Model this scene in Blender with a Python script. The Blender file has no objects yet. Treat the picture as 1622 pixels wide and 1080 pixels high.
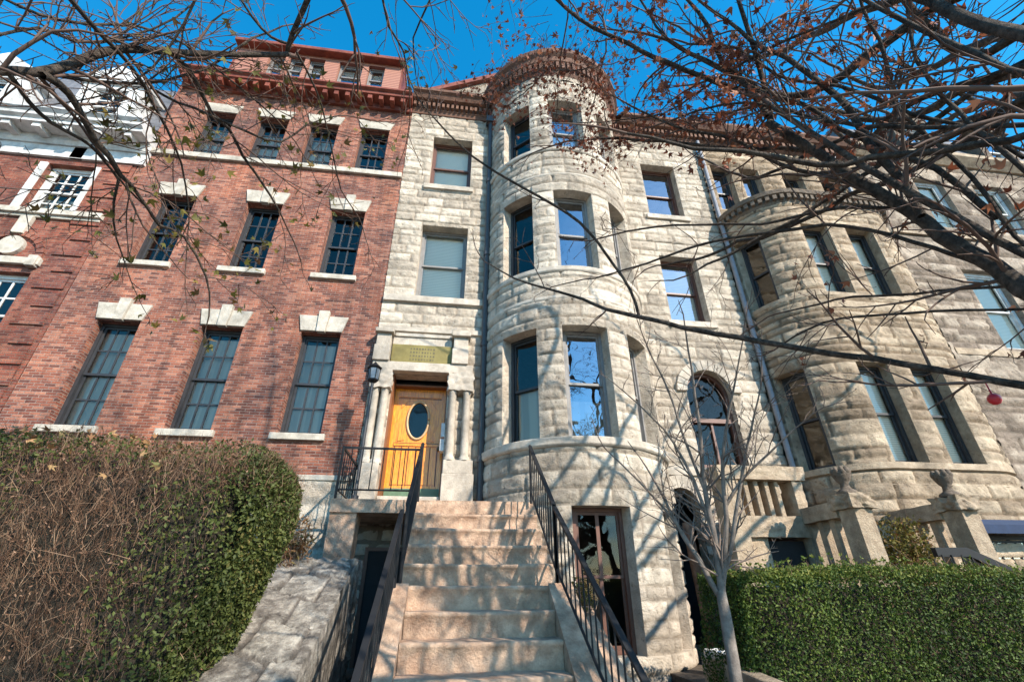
import bpy, math, random
import numpy as np
from mathutils import Vector, Matrix
R = math.radians
sc = bpy.context.scene
col = sc.collection
# ------------------------------------------------------------------ camera
CAM = np.array([0.0, -7.5, 1.6]); FPX = 723.0
PITCH, YAW, ROLL = R(28.6), R(7.6), R(-0.2)
fw = np.array([math.sin(YAW)*math.cos(PITCH), math.cos(YAW)*math.cos(PITCH), math.sin(PITCH)])
rt = np.array([math.cos(YAW), -math.sin(YAW), 0.0]); up = np.cross(rt, fw)
rt, up = rt*math.cos(ROLL)+up*math.sin(ROLL), up*math.cos(ROLL)-rt*math.sin(ROLL)
cd = bpy.data.cameras.new('camera'); cam = bpy.data.objects.new('camera', cd); col.objects.link(cam)
cam.matrix_world = Matrix(((rt[0], up[0], -fw[0], CAM[0]), (rt[1], up[1], -fw[1], CAM[1]), (rt[2], up[2], -fw[2], CAM[2]), (0, 0, 0, 1)))
cd.sensor_width = 36; cd.lens = FPX/1622*36; cd.clip_start = .05; cd.clip_end = 2000
sc.camera = cam
def PD(px, py, d):
    """a real place: the direction of a photo pixel, d metres away"""
    v = fw*FPX+rt*(px-811)+up*(540-py); v /= np.linalg.norm(v)
    return CAM+v*d
# ------------------------------------------------------------------ light
SAZ, SEL = R(36), R(35)          # sun to the front right of the facades
w = bpy.data.worlds.new('World'); sc.world = w; w.use_nodes = True
nt = w.node_tree; nt.nodes.clear()
sky = nt.nodes.new('ShaderNodeTexSky'); sky.sky_type = 'NISHITA'; sky.sun_disc = False
sky.sun_elevation = SEL; sky.sun_rotation = R(180)-SAZ; sky.air_density = 1.0; sky.dust_density = .2; sky.ozone_density = 3.0
hs = nt.nodes.new('ShaderNodeHueSaturation'); hs.inputs['Saturation'].default_value = 1.38; hs.inputs['Value'].default_value = 1.75
hs.inputs['Hue'].default_value = .485
bg = nt.nodes.new('ShaderNodeBackground'); bg.inputs[1].default_value = .12
wo = nt.nodes.new('ShaderNodeOutputWorld')
nt.links.new(sky.outputs[0], hs.inputs['Color']); nt.links.new(hs.outputs[0], bg.inputs[0]); nt.links.new(bg.outputs[0], wo.inputs[0])
sd = bpy.data.lights.new('sun', 'SUN'); sd.energy = 5.0; sd.angle = R(.5); sd.color = (1, .90, .77)
sun = bpy.data.objects.new('sun', sd); col.objects.link(sun)
SD = Vector((math.sin(SAZ)*math.cos(SEL), -math.cos(SAZ)*math.cos(SEL), math.sin(SEL)))
sun.rotation_euler = (-SD).to_track_quat('-Z', 'Y').to_euler(); sun.location = (6, -12, 14)
sc.view_settings.view_transform = 'Standard'; sc.view_settings.look = 'None'
sc.view_settings.exposure = .78; sc.view_settings.gamma = 1
# ------------------------------------------------------------------ materials
def mat(name): 
    m = bpy.data.materials.new(name); m.use_nodes = True
    n = m.node_tree.nodes; b = n['Principled BSDF']; return m, n, m.node_tree.links, b
def node(n, t, **k):
    x = n.new(t)
    for a, v in k.items():
        if a in x.inputs: x.inputs[a].default_value = v
        else: setattr(x, a, v)
    return x
def ramp(n, stops):
    r = n.new('ShaderNodeValToRGB'); e = r.color_ramp.elements
    while len(e) < len(stops): e.new(.5)
    for i, (p, c) in enumerate(stops): e[i].position = p; e[i].color = (*c, 1)
    return r
def mul(n, l, a, b, fac=1, mode='MULTIPLY'):
    m = n.new('ShaderNodeMix'); m.data_type = 'RGBA'; m.blend_type = mode; m.inputs[0].default_value = fac
    l.new(a, m.inputs[6]); l.new(b, m.inputs[7]); return m.outputs[2]
def rough(name, c1, c2, scale=8, rgh=.85, bump=.4, bscale=40, dark=.55, spec=.3, dist=.02, attr=None, stain=1.3, chip=0):
    """weathered solid colour: two tones, blotches, fine bump; attr: a per-vertex tone"""
    m, n, l, b = mat(name)
    tc = node(n, 'ShaderNodeTexCoord'); co = tc.outputs['Object']
    a = node(n, 'ShaderNodeTexNoise', Scale=scale, Detail=6, Roughness=.65); l.new(co, a.inputs['Vector'])
    r = ramp(n, [(.3, c1), (.7, c2)] if not chip else [(.0, tuple(x*.4 for x in c1)), (.25, tuple(x*.78 for x in c1)), (.42, c1), (.68, c2)])
    if attr:
        at = node(n, 'ShaderNodeAttribute', attribute_name='tone')
        mx = node(n, 'ShaderNodeMath', operation='MULTIPLY_ADD'); l.new(at.outputs['Fac'], mx.inputs[0]); mx.inputs[1].default_value = attr
        sb = node(n, 'ShaderNodeMath', operation='MULTIPLY'); l.new(a.outputs[0], sb.inputs[0]); sb.inputs[1].default_value = 1-attr
        l.new(sb.outputs[0], mx.inputs[2]); l.new(mx.outputs[0], r.inputs[0])
    else: l.new(a.outputs[0], r.inputs[0])
    s = node(n, 'ShaderNodeTexNoise', Scale=stain, Detail=8, Roughness=.7); l.new(co, s.inputs['Vector'])
    sr = ramp(n, [(.36, (dark,)*3), (.58, (1, 1, 1))]); l.new(s.outputs[0], sr.inputs[0])
    o = mul(n, l, r.outputs[0], sr.outputs[0]); l.new(o, b.inputs['Base Color'])
    b.inputs['Roughness'].default_value = rgh; b.inputs['Specular IOR Level'].default_value = spec
    if bump:
        bn = node(n, 'ShaderNodeTexNoise', Scale=bscale, Detail=8, Roughness=.7); l.new(co, bn.inputs['Vector'])
        bp = node(n, 'ShaderNodeBump', Strength=bump, Distance=dist); l.new(bn.outputs[0], bp.inputs['Height']); l.new(bp.outputs[0], b.inputs['Normal'])
        if chip:      # chipped rock face: broken facets below the grain
            wv = node(n, 'ShaderNodeTexNoise', Scale=7, Detail=3); l.new(co, wv.inputs['Vector'])
            av = node(n, 'ShaderNodeMix', data_type='VECTOR'); av.inputs[0].default_value = .12; l.new(co, av.inputs[4]); l.new(wv.outputs['Color'], av.inputs[5])
            vo = node(n, 'ShaderNodeTexVoronoi', Scale=chip); l.new(av.outputs[1], vo.inputs['Vector'])
            n2 = node(n, 'ShaderNodeTexNoise', Scale=chip*1.1, Detail=7, Roughness=.75); l.new(co, n2.inputs['Vector'])
            ad = node(n, 'ShaderNodeMath', operation='ADD'); l.new(vo.outputs[0], ad.inputs[0]); l.new(n2.outputs[0], ad.inputs[1])
            b2 = node(n, 'ShaderNodeBump', Strength=1, Distance=.02); l.new(ad.outputs[0], b2.inputs['Height']); l.new(b2.outputs[0], bp.inputs['Normal'])
            cr = ramp(n, [(.48, (.5, .47, .44)), (.72, (1, 1, 1))]); l.new(ad.outputs[0], cr.inputs[0]); o2 = mul(n, l, o, cr.outputs[0]); l.new(o2, b.inputs['Base Color'])
    return m
def brickmat(name, cols, mortar, bw=.15, bh=.046):
    m, n, l, b = mat(name)
    uv = node(n, 'ShaderNodeUVMap'); 
    nz = node(n, 'ShaderNodeTexNoise', Scale=2.2, Detail=3)
    l.new(uv.outputs[0], nz.inputs['Vector'])
    mv = node(n, 'ShaderNodeMix', data_type='VECTOR'); mv.inputs[0].default_value = .012
    l.new(uv.outputs[0], mv.inputs[4]); l.new(nz.outputs['Color'], mv.inputs[5])
    t = node(n, 'ShaderNodeTexBrick', offset=.5, squash=1); t.inputs['Scale'].default_value = 1
    t.inputs['Brick Width'].default_value = bw; t.inputs['Row Height'].default_value = bh; t.inputs['Mortar Size'].default_value = .0055
    t.inputs['Mortar Smooth'].default_value = .35; t.inputs['Bias'].default_value = 0
    t.inputs['Color1'].default_value = (0, 0, 0, 1); t.inputs['Color2'].default_value = (1, 1, 1, 1); t.inputs['Mortar'].default_value = (.5, .5, .5, 1)
    l.new(mv.outputs[1], t.inputs['Vector'])
    r = ramp(n, [(0, cols[0]), (.3, cols[1]), (.62, cols[2]), (1, cols[3])]); l.new(t.outputs['Color'], r.inputs[0])
    mm = n.new('ShaderNodeMix'); mm.data_type = 'RGBA'; l.new(t.outputs['Fac'], mm.inputs[0]); l.new(r.outputs[0], mm.inputs[6]); mm.inputs[7].default_value = (*mortar, 1)
    s = node(n, 'ShaderNodeTexNoise', Scale=.9, Detail=9, Roughness=.72); l.new(uv.outputs[0], s.inputs['Vector'])
    sr = ramp(n, [(.34, (.55, .6, .68)), (.5, (1, .98, .96)), (.64, (1.3, 1.15, 1.0))]); l.new(s.outputs[0], sr.inputs[0])
    g = node(n, 'ShaderNodeTexNoise', Scale=55, Detail=5); l.new(uv.outputs[0], g.inputs['Vector'])
    gr = ramp(n, [(.3, (.72, .72, .72)), (.7, (1.18, 1.18, 1.18))]); l.new(g.outputs[0], gr.inputs[0])
    sm = node(n, 'ShaderNodeMapping'); sm.inputs['Scale'].default_value = (3.2, .35, 1); l.new(uv.outputs[0], sm.inputs['Vector'])
    st_ = node(n, 'ShaderNodeTexNoise', Scale=1, Detail=7, Roughness=.7); l.new(sm.outputs[0], st_.inputs['Vector'])
    str_ = ramp(n, [(.38, (.62, .62, .62)), (.55, (1, 1, 1))]); l.new(st_.outputs[0], str_.inputs[0])
    o = mul(n, l, mm.outputs[2], sr.outputs[0]); o = mul(n, l, o, gr.outputs[0]); o = mul(n, l, o, str_.outputs[0])
    l.new(o, b.inputs['Base Color']); b.inputs['Roughness'].default_value = .9; b.inputs['Specular IOR Level'].default_value = .25
    hh = node(n, 'ShaderNodeMath', operation='MULTIPLY_ADD'); l.new(t.outputs['Fac'], hh.inputs[0]); hh.inputs[1].default_value = -1.2; l.new(g.outputs[0], hh.inputs[2])
    bp = node(n, 'ShaderNodeBump', Strength=.8, Distance=.008); l.new(hh.outputs[0], bp.inputs['Height']); l.new(bp.outputs[0], b.inputs['Normal'])
    return m
def glass(name, refl, tint=(.75, .85, .95), rg=.015):
    m, n, l, b = mat(name); n.remove(b); out = n['Material Output']
    g = node(n, 'ShaderNodeBsdfGlossy', Roughness=rg); g.inputs['Color'].default_value = (*tint, 1)
    t = node(n, 'ShaderNodeBsdfTransparent'); t.inputs[0].default_value = (.92, .92, .90, 1)
    f = node(n, 'ShaderNodeFresnel', IOR=1.5)
    a = node(n, 'ShaderNodeMath', operation='ADD'); a.inputs[1].default_value = refl; l.new(f.outputs[0], a.inputs[0])
    nz = node(n, 'ShaderNodeTexNoise', Scale=2.2, Detail=2); tc = node(n, 'ShaderNodeTexCoord'); l.new(tc.outputs['Object'], nz.inputs['Vector'])
    bp = node(n, 'ShaderNodeBump', Strength=.25, Distance=.03); l.new(nz.outputs[0], bp.inputs['Height']); l.new(bp.outputs[0], g.inputs['Normal'])
    x = node(n, 'ShaderNodeMixShader'); l.new(a.outputs[0], x.inputs[0]); l.new(t.outputs[0], x.inputs[1]); l.new(g.outputs[0], x.inputs[2]); l.new(x.outputs[0], out.inputs[0])
    return m
def plain(name, c, rgh=.5, metal=0, spec=.5):
    m, n, l, b = mat(name)
    tc = node(n, 'ShaderNodeTexCoord'); a = node(n, 'ShaderNodeTexNoise', Scale=9, Detail=6, Roughness=.7); l.new(tc.outputs['Object'], a.inputs['Vector'])
    r = ramp(n, [(.3, tuple(x*.72 for x in c)), (.7, tuple(min(1, x*1.1) for x in c))]); l.new(a.outputs[0], r.inputs[0]); l.new(r.outputs[0], b.inputs['Base Color'])
    b.inputs['Roughness'].default_value = rgh; b.inputs['Metallic'].default_value = metal; b.inputs['Specular IOR Level'].default_value = spec
    return m
def leafmat(name, cols, trans=.25):
    m, n, l, b = mat(name)
    at = node(n, 'ShaderNodeAttribute', attribute_name='tone')
    r = ramp(n, [(i/(len(cols)-1), c) for i, c in enumerate(cols)]); l.new(at.outputs['Fac'], r.inputs[0]); l.new(r.outputs[0], b.inputs['Base Color'])
    b.inputs['Roughness'].default_value = .6; b.inputs['Specular IOR Level'].default_value = .25
    if trans:
        out = n['Material Output']; tr = node(n, 'ShaderNodeBsdfTranslucent'); l.new(r.outputs[0], tr.inputs[0])
        x = node(n, 'ShaderNodeMixShader'); x.inputs[0].default_value = trans; l.new(b.outputs[0], x.inputs[1]); l.new(tr.outputs[0], x.inputs[2]); l.new(x.outputs[0], out.inputs[0])
    return m
def stripes(name, c1, c2, scale, axis='Z', rgh=.7):
    m, n, l, b = mat(name)
    tc = node(n, 'ShaderNodeTexCoord'); wv = node(n, 'ShaderNodeTexWave', wave_type='BANDS', bands_direction=axis, Scale=scale, Distortion=.6, Detail=1)
    l.new(tc.outputs['Object'], wv.inputs['Vector']); r = ramp(n, [(.25, c1), (.6, c2)]); l.new(wv.outputs[0], r.inputs[0]); l.new(r.outputs[0], b.inputs['Base Color'])
    b.inputs['Roughness'].default_value = rgh; return m
M = dict(
 stoneC=rough('pale_sandstone', (.49, .41, .32), (.78, .675, .54), 5, .9, 1, 46, .62, attr=.36, dist=.03, chip=11),
 stoneD=rough('warm_sandstone', (.37, .275, .185), (.65, .51, .36), 5, .9, 1, 46, .58, attr=.4, dist=.03, chip=11),
 stoneE=rough('grey_sandstone', (.26, .20, .15), (.48, .39, .30), 5, .9, .9, 34, .6, attr=.5, dist=.03, chip=11),
 trimC=rough('dressed_pale_stone', (.42, .36, .29), (.64, .56, .46), 9, .85, .6, 50, .62),
 trimB=rough('limestone_trim', (.42, .37, .30), (.60, .54, .45), 9, .85, .5, 60, .6, stain=2.6),
 trimD=rough('dressed_tan_stone', (.34, .25, .17), (.60, .47, .33), 9, .85, .9, 40, .5, dist=.03),
 step=rough('pink_brown_sandstone', (.36, .22, .145), (.66, .46, .32), 7, .85, .9, 50, .55, stain=3),
 rock=rough('grey_rock_face', (.22, .19, .16), (.62, .56, .47), 9, .9, 1, 30, .4, attr=.22, dist=.04, stain=6, chip=14),
 brick=brickmat('red_brick', [(.12, .048, .038), (.225, .078, .052), (.29, .102, .064), (.40, .18, .12)], (.29, .22, .185)),
 brickA=brickmat('orange_red_brick', [(.12, .04, .032), (.20, .06, .04), (.25, .075, .05), (.30, .12, .08)], (.20, .145, .12)),
 terra=rough('brown_terracotta', (.10, .05, .034), (.22, .11, .07), 10, .8, .4, 50, .6),
 redmetal=rough('red_painted_metal', (.14, .036, .024), (.30, .085, .05), 6, .6, .2, 30, .7),
 redsid=stripes('salmon_siding', (.20, .075, .05), (.40, .18, .12), 4.5),
 slate=rough('slate', (.09, .09, .10), (.18, .18, .19), 12, .7, .7, 20, .6),
 white=rough('white_paint', (.56, .55, .53), (.74, .73, .70), 5, .55, .3, 40, .62, stain=3),
 cream=rough('cream_soffit', (.55, .50, .42), (.66, .62, .55), 5, .7, .1, 40, .8),
 black=plain('black_iron', (.012, .012, .013), .6, 0, .3), sash=plain('black_sash_paint', (.03, .03, .033), .5),
 brown=plain('brown_sash_paint', (.13, .055, .035), .5), greyframe=plain('grey_frame_paint', (.22, .21, .20), .6),
 glass=glass('clear_glass', .0, (1, .96, .88)), glassb=glass('sky_reflecting_glass', .27, (.8, .9, 1)), glassm=glass('reflective_glass', .02, (1, .96, .88)),
 blind=stripes('white_blind', (.74, .66, .55), (.95, .86, .74), 8), curtain=stripes('pale_curtain', (.40, .355, .29), (.56, .50, .41), 1.5, 'X'),
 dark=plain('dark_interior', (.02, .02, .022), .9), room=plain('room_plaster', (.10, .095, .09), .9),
 gold=rough('aged_brass', (.17, .135, .035), (.27, .22, .075), 4, .5, .1, 30, .7), goldd=plain('dark_brass', (.10, .08, .035), .6),
 green=plain('verdigris_kickplate', (.10, .17, .10), .5), bucket=plain('white_plastic', (.62, .62, .6), .5), blue=plain('blue_canvas', (.018, .035, .08), .9),
 pipe=plain('dark_pipe_metal', (.05, .048, .05), .5), pipeg=plain('grey_pipe_metal', (.22, .22, .24), .5),
 bark=rough('dark_bark', (.03, .022, .017), (.20, .155, .12), 26, .9, 1, 70, .45, dist=.04, stain=7),
 barkg=rough('grey_bark', (.12, .10, .085), (.28, .235, .20), 14, .85, .5, 60, .7),
 twig=plain('twig_bark', (.125, .08, .062), .8, 0, .2), twigg=plain('pale_twig_bark', (.19, .145, .12), .8, 0, .2),
 twigb=leafmat('bare_hedge_twigs', [(.06, .032, .022), (.13, .07, .042), (.23, .13, .08), (.42, .28, .18)], 0),
 lgreen=leafmat('green_hedge_leaves', [(.018, .032, .008), (.05, .085, .014), (.10, .145, .024), (.19, .20, .04)]),
 lolive=leafmat('olive_hedge_leaves', [(.03, .035, .012), (.055, .07, .018), (.10, .12, .03), (.26, .12, .05)]),
 lred=leafmat('red_brown_leaves', [(.10, .03, .018), (.20, .06, .03), (.32, .10, .05), (.44, .19, .10)]),
 lyel=leafmat('yellow_green_leaves', [(.05, .045, .012), (.12, .11, .02), (.20, .16, .035), (.16, .07, .03)]),
 ltan=leafmat('dry_tan_leaves', [(.16, .07, .03), (.30, .15, .06), (.42, .25, .12), (.12, .12, .03)]),
 soil=rough('soil', (.05, .04, .03), (.13, .10, .075), 12, .95, .8, 30, .7), red=plain('red_plastic', (.55, .02, .03), .35), lampglass=plain('frosted_lamp_glass', (.22, .25, .28), .2))
def woodmat():
    m, n, l, b = mat('golden_oak')
    tc = node(n, 'ShaderNodeTexCoord'); mp = node(n, 'ShaderNodeMapping'); mp.inputs['Scale'].default_value = (14, 14, 1.6); l.new(tc.outputs['Object'], mp.inputs['Vector'])
    a = node(n, 'ShaderNodeTexNoise', Scale=3, Detail=8, Roughness=.65, Distortion=.8); l.new(mp.outputs[0], a.inputs['Vector'])
    r = ramp(n, [(.28, (.40, .12, .01)), (.5, (.74, .26, .018)), (.72, (.92, .40, .04))]); l.new(a.outputs[0], r.inputs[0]); l.new(r.outputs[0], b.inputs['Base Color'])
    b.inputs['Roughness'].default_value = .28; b.inputs['Coat Weight'].default_value = .3; return m
M['oak'] = woodmat()
# ------------------------------------------------------------------ mesh tools
WL = {}
def tag(o, label=None, cat=None, group=None, kind=None):
    if label: o['label'] = label
    if cat: o['category'] = cat
    if group: o['group'] = group
    if kind: o['kind'] = kind
    return o
def thing(name, label, cat, loc=(0, 0, 0), group=None):
    o = bpy.data.objects.new(name, None); col.objects.link(o); o.location = loc; o.empty_display_size = .3
    WL[o.name] = Vector(loc); return tag(o, label, cat, group)
def link(name, me, m, parent, smooth=False, loc=None):
    o = bpy.data.objects.new(name, me); col.objects.link(o)
    if m: me.materials.append(m)
    if parent is not None: o.parent = parent; WL[o.name] = WL[parent.name]
    else: WL[o.name] = Vector(loc or (0, 0, 0)); o.location = loc or (0, 0, 0)
    if smooth: me.shade_smooth()
    return o
class MB:
    def __init__(s): s.v = []; s.f = []
    def quad(s, *p):
        i = len(s.v); s.v += [tuple(map(float, q)) for q in p]; s.f.append(tuple(range(i, i+len(p)))); return s
    def hexa(s, b, t):
        i = len(s.v); s.v += [tuple(map(float, q)) for q in list(b)+list(t)]; n = len(b)
        s.f.append(tuple(i+k for k in reversed(range(n)))); s.f.append(tuple(i+n+k for k in range(n)))
        for k in range(n): s.f.append((i+k, i+(k+1) % n, i+n+(k+1) % n, i+n+k))
        return s
    def box(s, x0, x1, y0, y1, z0, z1):
        return s.hexa([(x0, y0, z0), (x1, y0, z0), (x1, y1, z0), (x0, y1, z0)], [(x0, y0, z1), (x1, y0, z1), (x1, y1, z1), (x0, y1, z1)])
    def lbox(s, F, s0, s1, t0, t1, z0, z1):
        """box in a local frame F(s, t, z); t grows outward"""
        return s.hexa([F(s0, t1, z0), F(s1, t1, z0), F(s1, t0, z0), F(s0, t0, z0)], [F(s0, t1, z1), F(s1, t1, z1), F(s1, t0, z1), F(s0, t0, z1)])
    def tube(s, pts, rad, n=6, cap=True, flat=1.0):
        pts = [Vector(p) for p in pts]; 
        if not hasattr(rad, '__len__'): rad = [rad]*len(pts)
        i0 = len(s.v); ref = None
        for k, p in enumerate(pts):
            t = (pts[min(k+1, len(pts)-1)]-pts[max(k-1, 0)]).normalized()
            if ref is None:
                ref = Vector((0, 0, 1)) if abs(t.z) < .9 else Vector((0, 1, 0))
            a = t.cross(ref)
            if a.length < 1e-5: a = t.cross(Vector((1, .1, 0)))
            a.normalize(); b = t.cross(a); ref = -b if False else a.cross(t)
            for j in range(n):
                an = 2*math.pi*(j+.5)/n; q = p+a*math.cos(an)*rad[k]+b*math.sin(an)*rad[k]*flat; s.v.append(tuple(q))
        for k in range(len(pts)-1):
            for j in range(n):
                a = i0+k*n+j; b = i0+k*n+(j+1) % n; s.f.append((a, b, b+n, a+n))
        if cap: s.f.append(tuple(i0+j for j in reversed(range(n)))); s.f.append(tuple(i0+(len(pts)-1)*n+j for j in range(n)))
        return s
    def lathe(s, prof, cx, cy, n=20, a0=0, a1=2*math.pi):
        i0 = len(s.v); full = abs(a1-a0-2*math.pi) < 1e-6; m = n if full else n+1
        for r, z in prof:
            for j in range(m):
                a = a0+(a1-a0)*j/n; s.v.append((cx+r*math.cos(a), cy+r*math.sin(a), z))
        for k in range(len(prof)-1):
            for j in range(n):
                a = i0+k*m+j; b = i0+k*m+(j+1) % m; s.f.append((a, b, b+m, a+m))
        return s
    def prism(s, poly, y0, y1):
        """polygon in (x, z) seen from the street, extruded from y0 (front) to y1"""
        return s.hexa([(x, y0, z) for x, z in poly][::-1], [(x, y1, z) for x, z in poly][::-1])
    def build(s, name, m, parent=None, smooth=False, bevel=0, loc=None):
        off = WL[parent.name] if parent is not None else Vector(loc or (0, 0, 0))
        me = bpy.data.meshes.new(name); me.from_pydata([(a-off.x, b-off.y, c-off.z) for a, b, c in s.v], [], s.f)
        boxuv(me, off)
        o = link(name, me, m, parent, smooth, loc)
        if bevel: md = o.modifiers.new('bevel', 'BEVEL'); md.width = bevel; md.segments = 2; md.limit_method = 'ANGLE'
        return o
def boxuv(me, off):
    uv = me.uv_layers.new(name='UVMap')
    for p in me.polygons:
        nx, ny, nz = p.normal
        for li in p.loop_indices:
            c = me.vertices[me.loops[li].vertex_index].co+off
            if abs(nz) > .7: u, v = c.x, c.y
            elif abs(nx) > abs(ny): u, v = c.y, c.z
            else: u, v = c.x, c.z
            uv.data[li].uv = (u, v)
def npmesh(name, V, F, m, parent, tone=None, smooth=False, loc=None):
    off = np.array(WL[parent.name]) if parent is not None else np.array(loc or (0, 0, 0))
    me = bpy.data.meshes.new(name); V = np.asarray(V, float)-off; F = np.asarray(F)
    n, k = F.shape
    me.vertices.add(len(V)); me.vertices.foreach_set('co', V.ravel())
    me.loops.add(n*k); me.loops.foreach_set('vertex_index', F.ravel().astype(np.int32))
    me.polygons.add(n); me.polygons.foreach_set('loop_start', (np.arange(n)*k).astype(np.int32))
    if tone is not None:
        a = me.attributes.new('tone', 'FLOAT', 'POINT'); a.data.foreach_set('value', np.asarray(tone, np.float32))
    me.update(calc_edges=True); me.validate()
    return link(name, me, m, parent, smooth, loc)
_l = {}
def vnoise(x, y, seed=0):
    if seed not in _l: _l[seed] = np.random.default_rng(seed).random((256, 256))
    g = _l[seed]; xi = np.floor(x).astype(int); yi = np.floor(y).astype(int); fx = x-xi; fy = y-yi
    fx = fx*fx*(3-2*fx); fy = fy*fy*(3-2*fy)
    a = g[xi % 256, yi % 256]; b = g[(xi+1) % 256, yi % 256]; c = g[xi % 256, (yi+1) % 256]; d = g[(xi+1) % 256, (yi+1) % 256]
    return (a*(1-fx)+b*fx)*(1-fy)+(c*(1-fx)+d*fx)*fy
def fbm(x, y, seed=0, o=4):
    r = 0; a = .5
    for i in range(o): r = r+a*vnoise(x*2**i, y*2**i, seed+i); a *= .5
    return r
# ---- plan paths of facades: list of ('l', p0, p1) / ('a', c, r, phi0, phi1)
class Path:
    def __init__(s, segs):
        s.s = []; u = 0
        for g in segs:
            L = math.dist(g[1], g[2]) if g[0] == 'l' else g[2]*abs(g[4]-g[3])
            s.s.append((u, u+L, g)); u += L
        s.L = u
    def at(s, u):
        for a, b, g in s.s:
            if u <= b+1e-9 or g is s.s[-1][2]:
                t = (u-a)/(b-a)
                if g[0] == 'l':
                    (x0, y0), (x1, y1) = g[1], g[2]; dx, dy = (x1-x0)/(b-a), (y1-y0)/(b-a)
                    return x0+(x1-x0)*t, y0+(y1-y0)*t, dy, -dx
                ph = g[3]+(g[4]-g[3])*t; return g[1][0]+g[2]*math.sin(ph), g[1][1]-g[2]*math.cos(ph), math.sin(ph), -math.cos(ph)
    def out(s, u, d, z=0):
        x, y, nx, ny = s.at(u); return (x+nx*d, y+ny*d, z)
def stone_wall(name, parent, path, u0, u1, z0, z1, holes, m, amp=.045, cell=.04, seed=1, depth=.22, arches=(), hc=(.14, .27), lw=(.3, .8), neat=False):
    rng = np.random.default_rng(seed)
    us = list(np.arange(u0, u1, cell))+[u1]+[h for H in holes for h in H[:2]]
    zs = list(np.arange(z0, z1, cell))+[z1]+[h for H in holes for h in H[2:4]]
    for A in arches: us += [A[0]-A[1], A[0]+A[1]]; zs += [A[2], A[3]]
    for a, b, g in path.s: us += [a, b]
    us = np.unique(np.round([u for u in us if u0-1e-6 <= u <= u1+1e-6], 4)); zs = np.unique(np.round([z for z in zs if z0-1e-6 <= z <= z1+1e-6], 4))
    U, Z = np.meshgrid(us, zs, indexing='ij')
    cz = [z0-rng.random()*.1]
    while cz[-1] < z1+.5: cz.append(cz[-1]+rng.uniform(*hc))
    cz = np.array(cz); ci = np.searchsorted(cz, Z, side='right')-1
    D = np.minimum(Z-cz[ci], cz[ci+1]-Z); T = np.zeros_like(Z); A = np.zeros_like(Z); TX = np.zeros_like(Z); TZ = np.zeros_like(Z)
    for c in np.unique(ci):
        e = [u0-rng.random()*.6]
        while e[-1] < u1+1: e.append(e[-1]+rng.uniform(*lw))
        e = np.array(e); k = ci == c; bi = np.searchsorted(e, U[k], side='right')-1
        D[k] = np.minimum(D[k], np.minimum(U[k]-e[bi], e[bi+1]-U[k]))
        T[k] = rng.random(len(e))[bi]; A[k] = rng.uniform(.35, 1.1, len(e))[bi]
        TX[k] = rng.uniform(-1, 1, len(e))[bi]*(U[k]-(e[bi]+e[bi+1])/2); TZ[k] = rng.uniform(-1, 1, len(e))[bi]*(Z[k]-(cz[c]+cz[c+1])/2)
    s = np.clip(D/.035, 0, 1); s = s*s*(3-2*s)
    n = fbm(U*4, Z*5, seed+50, 3)*1.0+fbm(U*13, Z*16, seed+60, 2)*.6
    rg_ = 1-2*np.abs(fbm(U*5, Z*7, seed+70, 4)-.47); n3 = fbm(U*26, Z*30, seed+80, 2)
    n4 = fbm(U*7, Z*24, seed+90, 3); H = amp*(s*(.3*A+.3*n+.6*(rg_-.6)+.7*n3+.9*n4+.25*TX+.15*TZ+.35*(vnoise(U*9+vnoise(U*6, Z*6, 3)*2, Z*11, seed+33) > .52)) - .4*(D < .015)) if not neat else amp*(s*.3+.12*n)
    for h in holes:
        d = np.maximum(np.maximum(h[0]-U, U-h[1]), np.maximum(h[2]-Z, Z-h[3])); H = np.where(d < .09, H*np.clip(d/.09, 0, 1)*.9, H)
    P = np.array([path.at(u) for u in us])
    V = np.empty((len(us), len(zs), 3)); V[..., 0] = P[:, None, 0]+P[:, None, 2]*H; V[..., 1] = P[:, None, 1]+P[:, None, 3]*H; V[..., 2] = Z
    T = .75*T+.25*fbm(U*1.5, Z*1.5, seed+9, 3)-.6*(D < .015)
    idx = np.arange(len(us)*len(zs)).reshape(len(us), len(zs))
    uc = (us[1:]+us[:-1])/2; zc = (zs[1:]+zs[:-1])/2; UC, ZC = np.meshgrid(uc, zc, indexing='ij'); keep = np.ones_like(UC, bool)
    for h in holes: keep &= ~((UC > h[0]) & (UC < h[1]) & (ZC > h[2]) & (ZC < h[3]))
    for (c, r, zsp, zb) in arches:
        keep &= ~((np.abs(UC-c) < r) & (ZC > zb) & (ZC < zsp)); keep &= ~((np.hypot(UC-c, ZC-zsp) < r) & (ZC >= zsp))
    F = np.stack([idx[:-1, :-1], idx[1:, :-1], idx[1:, 1:], idx[:-1, 1:]], -1)[keep]
    V = [tuple(v) for v in V.reshape(-1, 3)]; F = [tuple(f) for f in F]; T = list(T.ravel())
    def strip(pts, tone=.55):      # pts: (u, z) line, gives the inward reveal
        for (ua, za), (ub, zb) in zip(pts, pts[1:]):
            i = len(V); V.extend([path.out(ua, 0, za), path.out(ub, 0, zb), path.out(ub, -depth, zb), path.out(ua, -depth, za)]); T.extend([tone]*4); F.append((i, i+1, i+2, i+3))
    for h in holes:
        st = [h[0]]+[u for u in us if h[0] < u < h[1]]+[h[1]]
        strip([(u, h[2]) for u in st]); strip([(u, h[3]) for u in st][::-1]); strip([(h[0], h[3]), (h[0], h[2])]); strip([(h[1], h[2]), (h[1], h[3])])
    for (c, r, zsp, zb) in arches:
        strip([(c-r, zsp), (c-r, zb)]); strip([(c+r, zb), (c+r, zsp)])
        strip([(c+r*math.cos(a), zsp+r*math.sin(a)) for a in np.linspace(0, math.pi, 25)])
    return npmesh(name, V, F, m, parent, T)
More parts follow.
